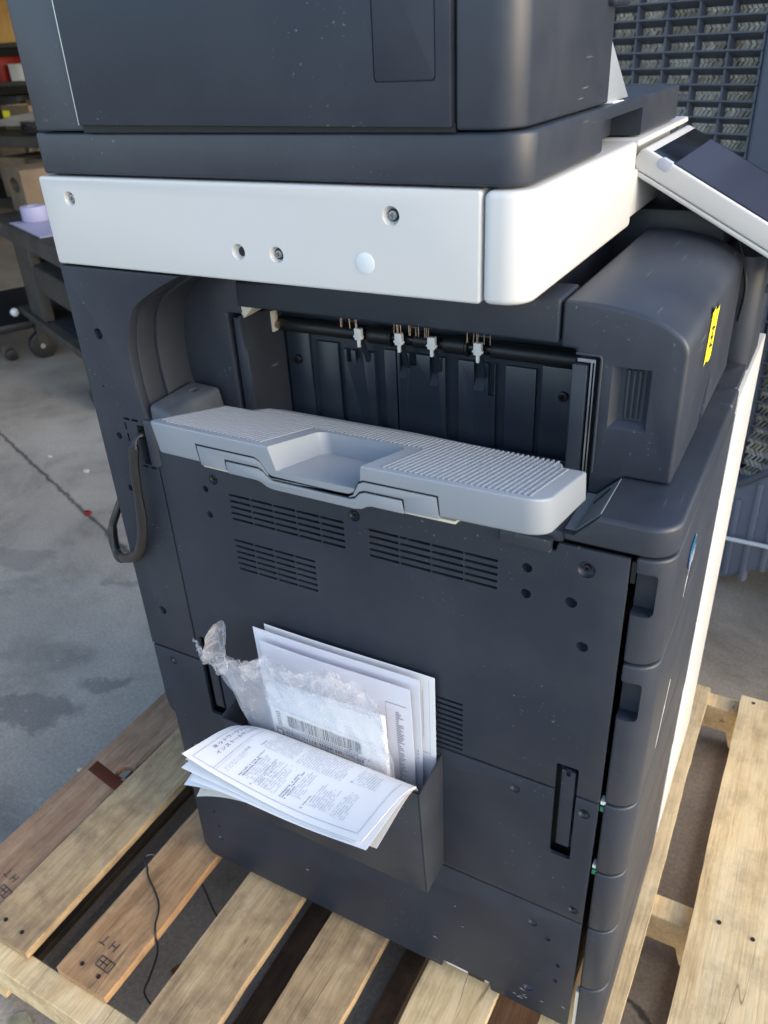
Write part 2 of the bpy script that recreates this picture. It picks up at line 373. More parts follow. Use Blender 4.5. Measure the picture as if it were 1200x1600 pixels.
M['red'] = simple('red_plastic', (0.22, 0.012, 0.008), 0.45)
M['cloth'] = mottled('white_cloth', (0.50, 0.48, 0.44), (0.66, 0.64, 0.60), 7, 0.9)
M['cool'] = plastic('slate_grey_polymer', (0.088, 0.098, 0.122), 0.5, dust=0.5, dustcol=(0.2, 0.21, 0.23), specks=False)
M['cool2'] = plastic('slate_grey_polymer_tank', (0.15, 0.16, 0.20), 0.5, dust=0.8, dustcol=(0.27, 0.27, 0.28), specks=False)
M['shell'] = mottled('dim_painted_wall', (0.05, 0.045, 0.038), (0.075, 0.068, 0.058), 2, 0.8)
M['tape'] = simple('lavender_tape_roll', (0.34, 0.33, 0.46), 0.5)
M['leaf'] = mottled('dry_leaf', (0.16, 0.06, 0.025), (0.30, 0.13, 0.05), 60, 0.7)
M['leaf2'] = mottled('pale_dry_leaf', (0.22, 0.20, 0.12), (0.36, 0.32, 0.2), 60, 0.7)

def pad_mat():
    m, n, l, p = new_mat('cellulose_pad')
    tc = node(n, 'ShaderNodeTexCoord')
    nz = node(n, 'ShaderNodeTexNoise'); nz.inputs['Scale'].default_value = 45; nz.inputs['Detail'].default_value = 5
    l.new(tc.outputs['Object'], nz.inputs['Vector'])
    rp = ramp(n, [(0.3, (0.48, 0.41, 0.34)), (0.55, (0.78, 0.71, 0.61)), (0.8, (0.85, 0.80, 0.71))])
    n2 = node(n, 'ShaderNodeTexNoise'); n2.inputs['Scale'].default_value = 9; n2.inputs['Detail'].default_value = 4; l.new(tc.outputs['Object'], n2.inputs['Vector'])
    r2 = ramp(n, [(0.35, (0.55, 0.5, 0.44)), (0.62, (1.05, 1.03, 1.0))]); l.new(n2.outputs['Fac'], r2.inputs[0])
    mxp = node(n, 'ShaderNodeMix', data_type='RGBA', blend_type='MULTIPLY'); mxp.inputs['Factor'].default_value = 1.0
    l.new(nz.outputs['Fac'], rp.inputs[0]); l.new(rp.outputs[0], mxp.inputs['A']); l.new(r2.outputs[0], mxp.inputs['B']); l.new(mxp.outputs['Result'], p.inputs['Base Color'])
    p.inputs['Roughness'].default_value = 0.85
    return m
M['pad'] = pad_mat()

# ------------------------------------------------------------------ mesh helpers
def box(bm, x0, x1, y0, y1, z0, z1):
    vs_ = [bm.verts.new(v) for v in ((x0, y0, z0), (x1, y0, z0), (x1, y1, z0), (x0, y1, z0), (x0, y0, z1), (x1, y0, z1), (x1, y1, z1), (x0, y1, z1))]
    for f in ((0, 3, 2, 1), (4, 5, 6, 7), (0, 1, 5, 4), (1, 2, 6, 5), (2, 3, 7, 6), (3, 0, 4, 7)):
        bm.faces.new([vs_[i] for i in f])

def hexa(bm, b4, t4):
    vs_ = [bm.verts.new(v) for v in list(b4) + list(t4)]
    for f in ((0, 3, 2, 1), (4, 5, 6, 7), (0, 1, 5, 4), (1, 2, 6, 5), (2, 3, 7, 6), (3, 0, 4, 7)):
        bm.faces.new([vs_[i] for i in f])

def at_axis(axis, u, v, w):
    return {'y': (u, w, v), 'x': (w, u, v), 'z': (u, v, w)}[axis]

def prism(bm, pts, axis, a, b):
    """extrude a 2-D outline: axis y takes (x,z), x takes (y,z), z takes (x,y)"""
    A = [bm.verts.new(at_axis(axis, u, v, a)) for u, v in pts]
    B = [bm.verts.new(at_axis(axis, u, v, b)) for u, v in pts]
    n = len(pts)
    fs = [bm.faces.new(A), bm.faces.new(B[::-1])]
    for i in range(n):
        fs.append(bm.faces.new((A[i], B[i], B[(i + 1) % n], A[(i + 1) % n])))
    bmesh.ops.recalc_face_normals(bm, faces=fs)

def arc(cx, cy, r, a0, a1, n=8):
    return [(cx + r * math.cos(math.radians(a0 + (a1 - a0) * i / n)), cy + r * math.sin(math.radians(a0 + (a1 - a0) * i / n))) for i in range(n + 1)]

def rrect(x0, x1, y0, y1, r, n=6):
    """rounded rectangle; r is one radius or four (x0y0, x1y0, x1y1, x0y1)"""
    r = [r] * 4 if not isinstance(r, (list, tuple)) else list(r)
    out = []
    for (cx, cy, a, q) in ((x0, y0, 180, 0), (x1, y0, 270, 1), (x1, y1, 0, 2), (x0, y1, 90, 3)):
        rr = r[q]
        if rr <= 0:
            out.append((cx, cy)); continue
        sx = cx + (rr if q in (0, 3) else -rr); sy = cy + (rr if q in (0, 1) else -rr)
        out += arc(sx, sy, rr, a, a + 90, n)
    return out

def cyl(bm, c, axis, r, a, b, n=20, r2=None):
    r2 = r if r2 is None else r2
    A = [bm.verts.new(at_axis(axis, c[0] + r * math.cos(t), c[1] + r * math.sin(t), a)) for t in [2 * math.pi * i / n for i in range(n)]]
    B = [bm.verts.new(at_axis(axis, c[0] + r2 * math.cos(t), c[1] + r2 * math.sin(t), b)) for t in [2 * math.pi * i / n for i in range(n)]]
    fs = [bm.faces.new(A), bm.faces.new(B[::-1])]
    for i in range(n):
        fs.append(bm.faces.new((A[i], B[i], B[(i + 1) % n], A[(i + 1) % n])))
    bmesh.ops.recalc_face_normals(bm, faces=fs)

def catmull(pts, k=8):
    pts = [Vector(p) for p in pts]
    P_ = [pts[0] * 2 - pts[1]] + pts + [pts[-1] * 2 - pts[-2]]
    out = []
    for i in range(1, len(P_) - 2):
        a, b, c, d = P_[i - 1:i + 3]
        for j in range(k):
            t = j / k
            out.append(0.5 * ((2 * b) + (c - a) * t + (2 * a - 5 * b + 4 * c - d) * t * t + (3 * b - a - 3 * c + d) * t ** 3))
    out.append(pts[-1])
    return out

def tube(bm, pts, r, n=8, flat=1.0):
    pts = [Vector(p) for p in pts]
    rings = []
    up = Vector((0.31, 0.17, 0.94)).normalized()
    for i, p in enumerate(pts):
        t = (pts[min(i + 1, len(pts) - 1)] - pts[max(i - 1, 0)]).normalized()
        s = t.cross(up)
        s = s.normalized() if s.length > 1e-4 else Vector((1, 0, 0))
        u = s.cross(t).normalized(); up = u
        rr = r(i / (len(pts) - 1)) if callable(r) else r
        rings.append([bm.verts.new(p + s * rr * math.cos(2 * math.pi * k / n) + u * rr * flat * math.sin(2 * math.pi * k / n)) for k in range(n)])
    fs = [bm.faces.new(rings[0]), bm.faces.new(rings[-1][::-1])]
    for a, b in zip(rings, rings[1:]):
        for k in range(n):
            fs.append(bm.faces.new((a[k], a[(k + 1) % n], b[(k + 1) % n], b[k])))
    bmesh.ops.recalc_face_normals(bm, faces=fs)

def B():
    return bmesh.new()

def to_mesh(name, bm, mats, cutters=None, bevel=0.0, seg=2, smooth=35, bev_angle=40, post=None, after=0.0):
    me = bpy.data.meshes.new(name)
    bm.normal_update(); bm.to_mesh(me); bm.free()
    o = bpy.data.objects.new(name, me)
    COL.objects.link(o)
    tmp = []
    if bevel > 0:
        b = o.modifiers.new('b', 'BEVEL'); b.width = bevel; b.segments = seg; b.limit_method = 'ANGLE'; b.angle_limit = math.radians(bev_angle); b.use_clamp_overlap = True
    for c in (cutters or []):
        cm = bpy.data.meshes.new('c'); c.normal_update(); c.to_mesh(cm); c.free()
        co = bpy.data.objects.new('c', cm); COL.objects.link(co); tmp.append(co)
        q = o.modifiers.new('c', 'BOOLEAN'); q.operation = 'DIFFERENCE'; q.object = co; q.solver = 'EXACT'
    if after > 0:
        q = o.modifiers.new('a', 'BEVEL'); q.width = after; q.segments = 3; q.limit_method = 'ANGLE'; q.angle_limit = math.radians(32); q.use_clamp_overlap = True
    if o.modifiers:
        bpy.context.view_layer.update()
        dg = bpy.context.evaluated_depsgraph_get()
        nm = bpy.data.meshes.new_from_object(o.evaluated_get(dg))
        o.modifiers.clear(); o.data = nm; bpy.data.meshes.remove(me); me = nm
        me.name = name
    for t in tmp:
        d = t.data; bpy.data.objects.remove(t); bpy.data.meshes.remove(d)
    me.materials.clear()
    for m in (mats if isinstance(mats, (list, tuple)) else [mats]):
        me.materials.append(m)
    if post:
        bm2 = bmesh.new(); bm2.from_mesh(me); post(bm2); bm2.normal_update(); bm2.to_mesh(me); bm2.free()
    for p in me.polygons:
        p.use_smooth = True
    me.set_sharp_from_angle(angle=math.radians(smooth))
    return o

BASE = {}
def root_of(o):
    while o.parent:
        o = o.parent
    return o

def part(name, bm, mat, parent, local=False, **kw):
    """a part (or sub-part) of a thing; bm is in world coordinates unless local"""
    r = root_of(parent)
    if not local:
        bmesh.ops.translate(bm, verts=bm.verts, vec=-r.location)
        for c in kw.get('cutters') or []:
            bmesh.ops.translate(c, verts=c.verts, vec=-r.location)
        if kw.get('post_world'):
            f = kw.pop('post_world'); loc = r.location.copy()
            def post(b2):
                bmesh.ops.translate(b2, verts=b2.verts, vec=loc); f(b2); bmesh.ops.translate(b2, verts=b2.verts, vec=-loc)
            kw['post'] = post
    o = to_mesh(name, bm, mat, **kw)
    o.parent = parent
    return o

def tag(o, label, cat, group=None, kind=None):
    o['label'] = label
    o['category'] = cat
    if group: o['group'] = group
    if kind: o['kind'] = kind
    return o

def thing(name, label, cat, loc=(0, 0, 0), rotz=0.0, group=None):
    o = bpy.data.objects.new(name, None); COL.objects.link(o)
    o.location = loc; o.rotation_euler = (0, 0, rotz); o.empty_display_size = 0.05
    return tag(o, label, cat, group)

def solo(name, bm, mat, label, cat, loc=(0, 0, 0), group=None, kind=None, **kw):
    """a thing that is a single mesh; bm in world coordinates"""
    bmesh.ops.translate(bm, verts=bm.verts, vec=-Vector(loc))
    o = to_mesh(name, bm, mat, **kw)
    o.location = loc
    if label: tag(o, label, cat, group)
    if kind: o['kind'] = kind
    return o

# ------------------------------------------------------------------ ground
bm = B()
N = 24
box(bm, -60, 60, -60, 60, -0.3, 0)
solo('ground', bm, M['concrete'], None, None, kind='structure')

M['bounce'] = mottled('pale_bounce_ground', (0.47, 0.43, 0.37), (0.58, 0.54, 0.47), 0.7, 0.8)
b = B(); box(b, 2.3, 60, -60, 60, -0.05, 0.004); box(b, -60, 2.295, -60, -3.0, -0.05, 0.004)  # added unseen pale sheets, standing in for sunlit ground that bounces light
solo('bounce_ground', b, M['bounce'], None, None, kind='structure')

# ------------------------------------------------------------------ pallet
random.seed(4)
pal = thing('wooden_pallet', 'worn wooden shipping pallet with wide gaps under the grey office copier', 'pallet', (0.25, 0.25, 0))
def board(x0, x1, y0, y1, z0, z1, mat, name='deck_board', label=None, cutter=None, rough_=0.0012):
    b = B()
    nx, ny = 3, 36
    grid = {}
    ph = random.uniform(0, 50)
    for k, z in ((0, z0), (1, z1)):
        for i in range(nx + 1):
            for j in range(ny + 1):
                y = y0 + (y1 - y0) * j / ny
                x = x0 + (x1 - x0) * i / nx
                if i in (0, nx):
                    x += rough_ * 1.6 * (mnoise.noise(Vector((ph + i * 7, y * 6, 0.3))) + 0.6 * mnoise.noise(Vector((ph + i * 3, y * 23, 1.3))))
                if j in (0, ny):
                    y += rough_ * mnoise.noise(Vector((ph + 3 * j, x * 40, 2)))
                zz = z + (rough_ * 0.8 * mnoise.noise(Vector((x * 20, y * 4, ph))) if k else 0)
                grid[k, i, j] = b.verts.new((x, y, zz))
    for i in range(nx):
        for j in range(ny):
            b.faces.new((grid[1, i, j], grid[1, i + 1, j], grid[1, i + 1, j + 1], grid[1, i, j + 1]))
            b.faces.new((grid[0, i, j], grid[0, i, j + 1], grid[0, i + 1, j + 1], grid[0, i + 1, j]))
    for j in range(ny):
        f = b.faces.new((grid[0, nx, j], grid[0, nx, j + 1], grid[1, nx, j + 1], grid[1, nx, j])); f.material_index = 1
        f = b.faces.new((grid[0, 0, j + 1], grid[0, 0, j], grid[1, 0, j], grid[1, 0, j + 1])); f.material_index = 1
    for i in range(nx):
        b.faces.new((grid[0, i, 0], grid[0, i + 1, 0], grid[1, i + 1, 0], grid[1, i, 0]))
        b.faces.new((grid[0, i + 1, ny], grid[0, i, ny], grid[1, i, ny], grid[1, i + 1, ny]))
    cut = M['wood_cut']
    if name != 'deck_board' or mat in (M['wood_brown'],):
        cut = mat
    idx = [f.material_index for f in b.faces]
    o = part(name, b, [mat, cut], pal, smooth=30, cutters=[cutter] if cutter else None)
    if label: o['label'] = label
    return o
PT, TH = 0.130, 0.016
Y0, Y1 = -0.25, 0.766
BX = [(-0.331, -0.238, 'wood_brown'), (-0.236, -0.135, 'wood_grey'), (-0.074, 0.021, 'wood_tan'), (0.088, 0.188, 'wood_grey'), (0.243, 0.336, 'wood_grey'),
      (0.409, 0.512, 'wood_pale'), (0.575, 0.672, 'wood_pale'), (0.728, 0.870, 'wood_pale')]
for k, (x0, x1, m) in enumerate(BX):
    c = None
    if k == 0:
        c = B(); cyl(c, (-0.252, 0.075), 'z', 0.0165, 0.10, 0.2, 24)
    y0, y1 = Y0 + random.uniform(-0.004, 0.004), Y1 + random.uniform(-0.006, 0.004)
    board(x0, x1, y0, y1, PT - TH, PT - (0.002 if k == 0 else 0.0), M[m], cutter=c)
# stringers run across, notched for forks
def stringer(y0, y1):
    b = B()
    zt, zb = PT - TH - 0.0012, 0.0165
    xs0, xs1 = -0.337, 0.882
    pts = [(xs0, zb), (-0.185, zb), (-0.175, zb + 0.038), (0.04, zb + 0.038), (0.05, zb), (0.49, zb), (0.50, zb + 0.038), (0.715, zb + 0.038), (0.725, zb), (xs1, zb), (xs1, zt), (xs0, zt)]
    prism(b, pts, 'y', y0, y1)
    return part('stringer', b, M['wood_pale'], pal, bevel=0.0015, seg=1)
for (a, b_) in ((-0.283, -0.2445), (0.235, 0.273), (0.731, 0.769)):
    stringer(a, b_)
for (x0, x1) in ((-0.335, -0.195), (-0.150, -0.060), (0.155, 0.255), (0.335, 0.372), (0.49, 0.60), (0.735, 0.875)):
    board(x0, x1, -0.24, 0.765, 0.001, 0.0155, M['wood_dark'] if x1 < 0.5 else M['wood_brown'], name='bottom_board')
# planed red-brown patch, nails, knots and stamped marks on boards
for (x, y) in ((-0.205, -0.229), (-0.165, -0.232), (-0.044, -0.225), (-0.008, -0.228), (0.765, 0.253), (0.812, 0.247), (0.135, -0.232), (0.752, 0.752), (0.836, 0.748), (0.776, -0.06), (0.63, 0.25)):
    nb = B(); cyl(nb, (x, y), 'z', 0.0032, PT - 0.004, PT + 0.0014, 10)
    part('nail_head', nb, M['nail'], pal)
pb = B()
hexa(pb, ((-0.318, 0.048, PT - 0.004), (-0.238, 0.040, PT - 0.004), (-0.238, 0.062, PT - 0.004), (-0.318, 0.075, PT - 0.004)),
     ((-0.318, 0.048, PT - 0.0004), (-0.2385, 0.034, PT - 0.0004), (-0.2385, 0.054, PT - 0.0004), (-0.318, 0.071, PT - 0.0004)))
part('planed_patch', pb, M['wood_red'], pal)

def text_bm(s, size, bold=0.0):
    cu = bpy.data.curves.new('t', 'FONT'); cu.body = s; cu.size = size; cu.fill_mode = 'FRONT'; cu.offset = bold; cu.resolution_u = 3
    o = bpy.data.objects.new('t', cu); COL.objects.link(o)
    bpy.context.view_layer.update()
    me = bpy.data.meshes.new_from_object(o.evaluated_get(bpy.context.evaluated_depsgraph_get()))
    b = B(); b.from_mesh(me)
    bpy.data.objects.remove(o); bpy.data.curves.remove(cu); bpy.data.meshes.remove(me)
    return b

def join_bm(dst, src, fn):
    vm = {}
    for v in src.verts:
        vm[v] = dst.verts.new(fn(v.co))
    for f in src.faces:
        try:
            dst.faces.new([vm[v] for v in f.verts])
        except ValueError:
            pass
    src.free()

def stamp_on_board(x, y, ang, s, z=PT + 0.0012):
    """heat-treatment stamp: HT above a boxed mark"""
    b = B()
    ca, sa = math.cos(ang), math.sin(ang)
    def f(c, ox=0, oy=0):
        u, v = c.x + ox, c.y + oy
        return (x + ca * u - sa * v, y + sa * u + ca * v, z)
    join_bm(b, text_bm('H T', s), lambda c: f(c, 0, 0))
    # boxed mark
    t = s * 0.09
    def bar(u0, v0, u1, v1):
        vs2 = [b.verts.new(f(Vector((u + uo, v, 0)))) for u, v in ((u0, v0), (u1, v0), (u1, v1), (u0, v1))]
        b.faces.new(vs2)
    yy = s * 1.15; uo = -s * 0.75
    for k in range(4):
        bar(s * 0.42 * k, yy, s * 0.42 * k + t, yy + s * 0.7)
    bar(0, yy, s * 1.27, yy + t); bar(0, yy + s * 0.7, s * 1.27, yy + s * 0.7 + t); bar(s * 0.42, yy + s * 0.33, s * 1.2, yy + s * 0.33 + t)
    o = part('heat_stamp', b, M['brownink'], pal)
    return o
stamp_on_board(-0.245, -0.168, math.radians(172), 0.019)
stamp_on_board(-0.012, -0.178, math.radians(176), 0.021)

# ------------------------------------------------------------------ the copier
CP = thing('office_copier', 'large charcoal grey office photocopier with white scanner band standing on the pallet', 'copier', (0.31, 0.30, 0.148))
ZB = 0.1485
# inner carcass (dark, behind the panels)
b = B(); box(b, 0.014, 0.606, 0.016, 0.598, ZB + 0.012, 0.886)
part('chassis', b, M['black'], CP)
b = B(); box(b, 0.016, 0.470, 0.168, 0.60, 0.887, 1.090); box(b, 0.30, 0.598, 0.445, 0.60, 0.887, 1.09)
part('inner_frame', b, M['dark2'], CP, bevel=0.003)

# --- rear column of the left side
curve_ = [(0.163, 1.0895), (0.137, 1.0775), (0.104, 1.059), (0.090, 1.045), (0.0815, 1.028), (0.0755, 1.002), (0.0745, 0.975), (0.0765, 0.947), (0.0815, 0.925)]
cv = [(p.x, p.y) for p in catmull([(x, z, 0) for x, z in curve_], 5)]
outline = [(0.001, 0.5825), (0.001, 1.0895)] + cv + [(0.0825, 0.90), (0.0825, 0.5825)]
b = B(); prism(b, outline, 'y', 0.0, 0.012)
cut = B()
for (x, z, r) in ((0.035, 1.019, 0.0062), (0.031, 0.898, 0.0042), (0.030, 0.829, 0.0042), (0.036, 0.648, 0.0062), (0.024, 0.958, 0.0012)):
    cyl(cut, (x, z), 'y', r, -0.01, 0.007, 18)
# knock-out perforations around the cable opening
for (x0, x1, z0, z1) in ((0.044, 0.053, 0.9205, 0.9235), (0.056, 0.066, 0.9205, 0.9235), (0.0435, 0.0465, 0.908, 0.917), (0.0445, 0.0475, 0.894, 0.904), (0.046, 0.049, 0.876, 0.888),
                         (0.058, 0.067, 0.8635, 0.866), (0.070, 0.080, 0.8635, 0.866), (0.0625, 0.076, 0.868, 0.917)):
    box(cut, x0, x1, -0.01, 0.02, z0, z1)
part('rear_column', b, M['dark'], CP, bevel=0.0022, seg=2, cutters=[cut])
# inner side of the column beside the exit recess, two layers
b = B()
def ribbon(bm, pts, y0, y1, t):
    n_ = len(pts)
    ins = []
    for i, (x, z) in enumerate(pts):
        a = Vector(pts[max(i - 1, 0)]); c = Vector(pts[min(i + 1, n_ - 1)])
        d = (c - a).normalized(); nrm = Vector((d.y, -d.x))
        ins.append((x + nrm.x * t, z + nrm.y * t))
    prism(bm, list(pts) + ins[::-1], 'y', y0, y1)
ribbon(b, cv, 0.0125, 0.040, 0.004)
part('column_inner_cheek', b, M['dark'], CP, bevel=0.001)
b = B(); ribbon(b, [(x + 0.0035, z - 0.0015) for x, z in cv], 0.041, 0.086, 0.008)
part('column_inner_cheek', b, M['dark'], CP, bevel=0.0015)

# --- main left panel with louvres and screw holes
def slots(cut, x0, x1, z0, z1, rows, gaps, y0=-0.01, y1=0.02, r=0.0015):
    """rows of rounded louvre slots between x0..x1, split by posts"""
    for k in range(rows):
        zc = z1 + (z0 - z1) * k / (rows - 1)
        w = (x1 - x0) / gaps
        for q in range(gaps):
            prism(cut, rrect(x0 + w * q + 0.0004, x0 + w * (q + 1) - 0.0004, zc - r, zc + r, 0.0006, 2), 'y', y0, y1)
SPZ0, SPZ1 = 0.5822, 0.887
b = B()
prism(b, [(0.0845, SPZ0), (0.6165, SPZ0), (0.6165, SPZ1), (0.5535, SPZ1), (0.551, 0.878), (0.4995, 0.878), (0.4985, 0.913), (0.0845, 0.913)], 'y', 0.0, 0.0045)
cut = B()
slots(cut, 0.181, 0.330, 0.823, 0.8535, 5, 5)
slots(cut, 0.179, 0.289, 0.755, 0.794, 6, 4)
slots(cut, 0.358, 0.498, 0.8215, 0.8525, 5, 4)
slots(cut, 0.405, 0.463, 0.589, 0.6565, 10, 1)
for (x, z, r) in ((0.163, 0.868, 0.0062), (0.149, 0.8535, 0.0042), (0.149, 0.820, 0.0042), (0.343, 0.865, 0.0068), (0.526, 0.853, 0.0052), (0.526, 0.824, 0.0052), (0.580, 0.866, 0.0085), (0.569, 0.827, 0.0058), (0.583, 0.780, 0.0058)):
    cyl(cut, (x, z), 'y', r, -0.01, 0.02, 20)
prism(cut, rrect(0.5685, 0.5925, 0.5, 0.6205, 0.003), 'y', -0.01, 0.02)
prism(cut, rrect(0.0905, 0.1155, 0.5, 0.6235, 0.003), 'y', -0.01, 0.02)
side = part('side_panel', b, M['dark'], CP, bevel=0.0012, seg=2, cutters=[cut])
# shallow cups and louvre blades behind the panel
for (x0, x1, z0, z1, rows) in ((0.181, 0.330, 0.823, 0.8535, 5), (0.179, 0.289, 0.755, 0.794, 6), (0.358, 0.498, 0.8215, 0.8525, 5), (0.405, 0.463, 0.589, 0.6565, 10)):
    for k in range(rows):
        bl = B(); zc = z1 + (z0 - z1) * k / (rows - 1)
        hexa(bl, ((x0, 0.0046, zc - 0.0030), (x1, 0.0046, zc - 0.0030), (x1, 0.0125, zc + 0.0018), (x0, 0.0125, zc + 0.0018)),
             ((x0, 0.0046, zc - 0.0022), (x1, 0.0046, zc - 0.0022), (x1, 0.0125, zc + 0.0026), (x0, 0.0125, zc + 0.0026)))
        part('louvre_blade', bl, M['dark2'], side)
def screw(parent, x, z, y, r, mat, headr=None, socket=True):
    b = B()
    cyl(b, (x, z), 'y', r, y, y + 0.004, 18)
    c = B(); cyl(c, (x, z), 'y', r * 0.45, y - 0.002, y + 0.0018, 6)
    return part('screw', b, mat, parent, bevel=0.0006, cutters=[c])
def cup(parent, x, z, y, r, mat=None, depth=0.003):
    """bowl-shaped seat round a sunk screw"""
    b = B()
    n_ = 24
    rings = [(r * 1.02, y + 0.0002), (r * 0.9, y + depth * 0.55), (r * 0.62, y + depth), (0.0005, y + depth)]
    rr = [[b.verts.new((x + q * math.cos(2 * math.pi * i / n_), yy, z + q * math.sin(2 * math.pi * i / n_))) for i in range(n_)] for q, yy in rings]
    fs = []
    for a, c in zip(rr, rr[1:]):
        for i in range(n_):
            fs.append(b.faces.new((a[i], a[(i + 1) % n_], c[(i + 1) % n_], c[i])))
    for f in fs:
        f.normal_update()
        if f.normal.y > 0: f.normal_flip()
    return part('screw_seat', b, mat or M['dark2'], parent)
for (x, z, r) in ((0.163, 0.868, 0.0062), (0.343, 0.865, 0.0068), (0.580, 0.866, 0.0085)):
    cup(side, x, z, 0.001, r, depth=0.004)
    screw(side, x, z, 0.002, 0.0034, M['darksteel'])
for (x, z, r) in ((0.149, 0.8535, 0.0042), (0.149, 0.820, 0.0042), (0.526, 0.853, 0.0052), (0.526, 0.824, 0.0052), (0.569, 0.827, 0.0058), (0.583, 0.780, 0.0058)):
    cup(side, x, z, 0.003, r, depth=0.006)

# --- lower panels
b = B(); prism(b, [(0.004, 0.466), (0.0125, 0.455), (0.0125, 0.3745), (0.6145, 0.3745), (0.6165, 0.5795), (0.002, 0.5795), (0.002, 0.478)], 'y', 0.0, 0.0045)
cut = B()
prism(cut, rrect(0.5685, 0.5925, 0.4775, 0.60, 0.003), 'y', -0.01, 0.02)
prism(cut, rrect(0.0875, 0.1155, 0.4885, 0.60, 0.003), 'y', -0.01, 0.02)
for (x, z, r) in ((0.525, 0.559, 0.006), (0.602, 0.559, 0.0068), (0.602, 0.393, 0.0062), (0.035, 0.562, 0.0058), (0.038, 0.401, 0.0058)):
    cyl(cut, (x, z), 'y', r, -0.01, 0.02, 18)
low = part('lower_panel', b, M['dark'], CP, bevel=0.0012, cutters=[cut])
for (x, z, r) in ((0.525, 0.559, 0.006), (0.602, 0.559, 0.0068), (0.602, 0.393, 0.0062), (0.035, 0.562, 0.0058), (0.038, 0.401, 0.0058)):
    cup(low, x, z, 0.0008, r, depth=0.0035)
for (x, z) in ((0.602, 0.559), (0.602, 0.393)):
    screw(low, x, z, 0.002, 0.003, M['darksteel'])
b = B(); prism(b, [(0.0125, 0.372), (0.0105, 0.262), (0.0085, 0.168), (0.019, 0.1515), (0.03, ZB), (0.432, ZB), (0.434, 0.1645), (0.503, 0.1645), (0.505, ZB), (0.612, ZB), (0.6145, 0.372)], 'y', 0.0, 0.0045)
cut = B()
holes = ((0.556, 0.337, 0.0062), (0.576, 0.317, 0.0038), (0.591, 0.273, 0.0038), (0.590, 0.239, 0.0038), (0.556, 0.196, 0.0066), (0.048, 0.2025, 0.0055), (0.050, 0.231, 0.002), (0.046, 0.262, 0.002))
for (x, z, r) in holes:
    cyl(cut, (x, z), 'y', r, -0.01, 0.02, 18)
basep = part('base_panel', b, M['dark'], CP, bevel=0.0012, cutters=[cut])
for (x, z, r) in holes:
    cup(basep, x, z, 0.0008, r, depth=0.0035)
b = B(); box(b, 0.436, 0.500, 0.006, 0.03, 0.1495, 0.160)
part('adjuster_bracket', b, M['clip'], CP, bevel=0.001)
b = B(); box(b, 0.470, 0.494, 0.004, 0.0058, 0.151, 0.158)
part('adjuster_window', b, M['darksteel'], CP)
# sunk pull latches
for (x0, x1, z0, z1) in ((0.5745, 0.5895, 0.495, 0.612), (0.0965, 0.1105, 0.504, 0.616)):
    b = B(); prism(b, rrect(x0, x1, z0, z1, 0.0015), 'y', 0.0012, 0.008)
    c = B(); box(c, x0 + 0.005, x0 + 0.0095, -0.01, 0.004, z1 - 0.007, z1 + 0.01)
    lt = part('side_latch', b, M['dark'], CP, bevel=0.0012, cutters=[c])
    b = B(); hexa(b, ((x0 - 0.003, 0.0142, z0 - 0.013), (x1 + 0.0025, 0.0142, z0 - 0.013), (x1 + 0.0025, 0.0152, z0 - 0.013), (x0 - 0.003, 0.0152, z0 - 0.013)),
                  ((x0 - 0.003, 0.0142, z1 + 0.003), (x1 + 0.0025, 0.0142, z1 + 0.003), (x1 + 0.0025, 0.0152, z1 + 0.003), (x0 - 0.003, 0.0152, z1 + 0.003)))
    part('latch_well', b, M['dark2'], lt)

# --- drawers at the front, seen end-on with their rounded corner
def drawer(z0, z1, yend, handle=None, name='paper_drawer', x0=0.6208):
    b = B()
    pts = [(x0, 0.0015), (0.626, 0.0015)] + arc(0.628, 0.0255, 0.024, -90, 0, 12) + [(0.652, yend), (x0, yend)]
    prism(b, pts, 'z', z0, z1)
    cs = None
    if handle:
        c = B(); prism(c, rrect(0.612, 0.6405, handle[0], handle[1], (0, 0.005, 0.005, 0)), 'y', -0.01, 0.017)
        cs = [c]
    return part(name, b, M['dark2'], CP, bevel=0.0028, seg=3, cutters=cs)
drawer(0.7745, 0.8885, 0.350, (0.829, 0.874))
drawer(0.5845, 0.7715, 0.350, (0.7045, 0.752))
drawer(0.4735, 0.5815, 0.350)
drawer(0.3705, 0.4705, 0.335)
drawer(0.2495, 0.3675, 0.325)
drawer(ZB, 0.2465, 0.325, name='base_skirt')
for z in (0.5775, 0.4745):
    b = B(); box(b, 0.6172, 0.6222, 0.004, 0.012, z - 0.010, z - 0.003)
    part('drawer_tab', b, M['green'], CP)
for z in (0.5805, 0.4775):
    b = B(); box(b, 0.6172, 0.6222, 0.0035, 0.012, z - 0.002, z + 0.003)
    part('drawer_tab_cap', b, M['clip'], CP)
b = B(); box(b, 0.6172, 0.6212, 0.003, 0.012, 0.150, 0.232)
part('edge_strip', b, M['cream'], CP)
b = B(); box(b, 0.618, 0.6215, 0.002, 0.006, 0.862, 0.884)
part('hinge_pin', b, M['darksteel'], CP)

# white right-hand front cover
b = B(); prism(b, [(0.3515, 0.905), (0.3515, 0.472), (0.3365, 0.472), (0.3365, 0.369), (0.3265, 0.369), (0.3265, ZB + 0.03), (0.600, ZB + 0.03), (0.604, 0.905)], 'x', 0.61, 0.6535)
part('front_trim', b, M['white'], CP, bevel=0.002)

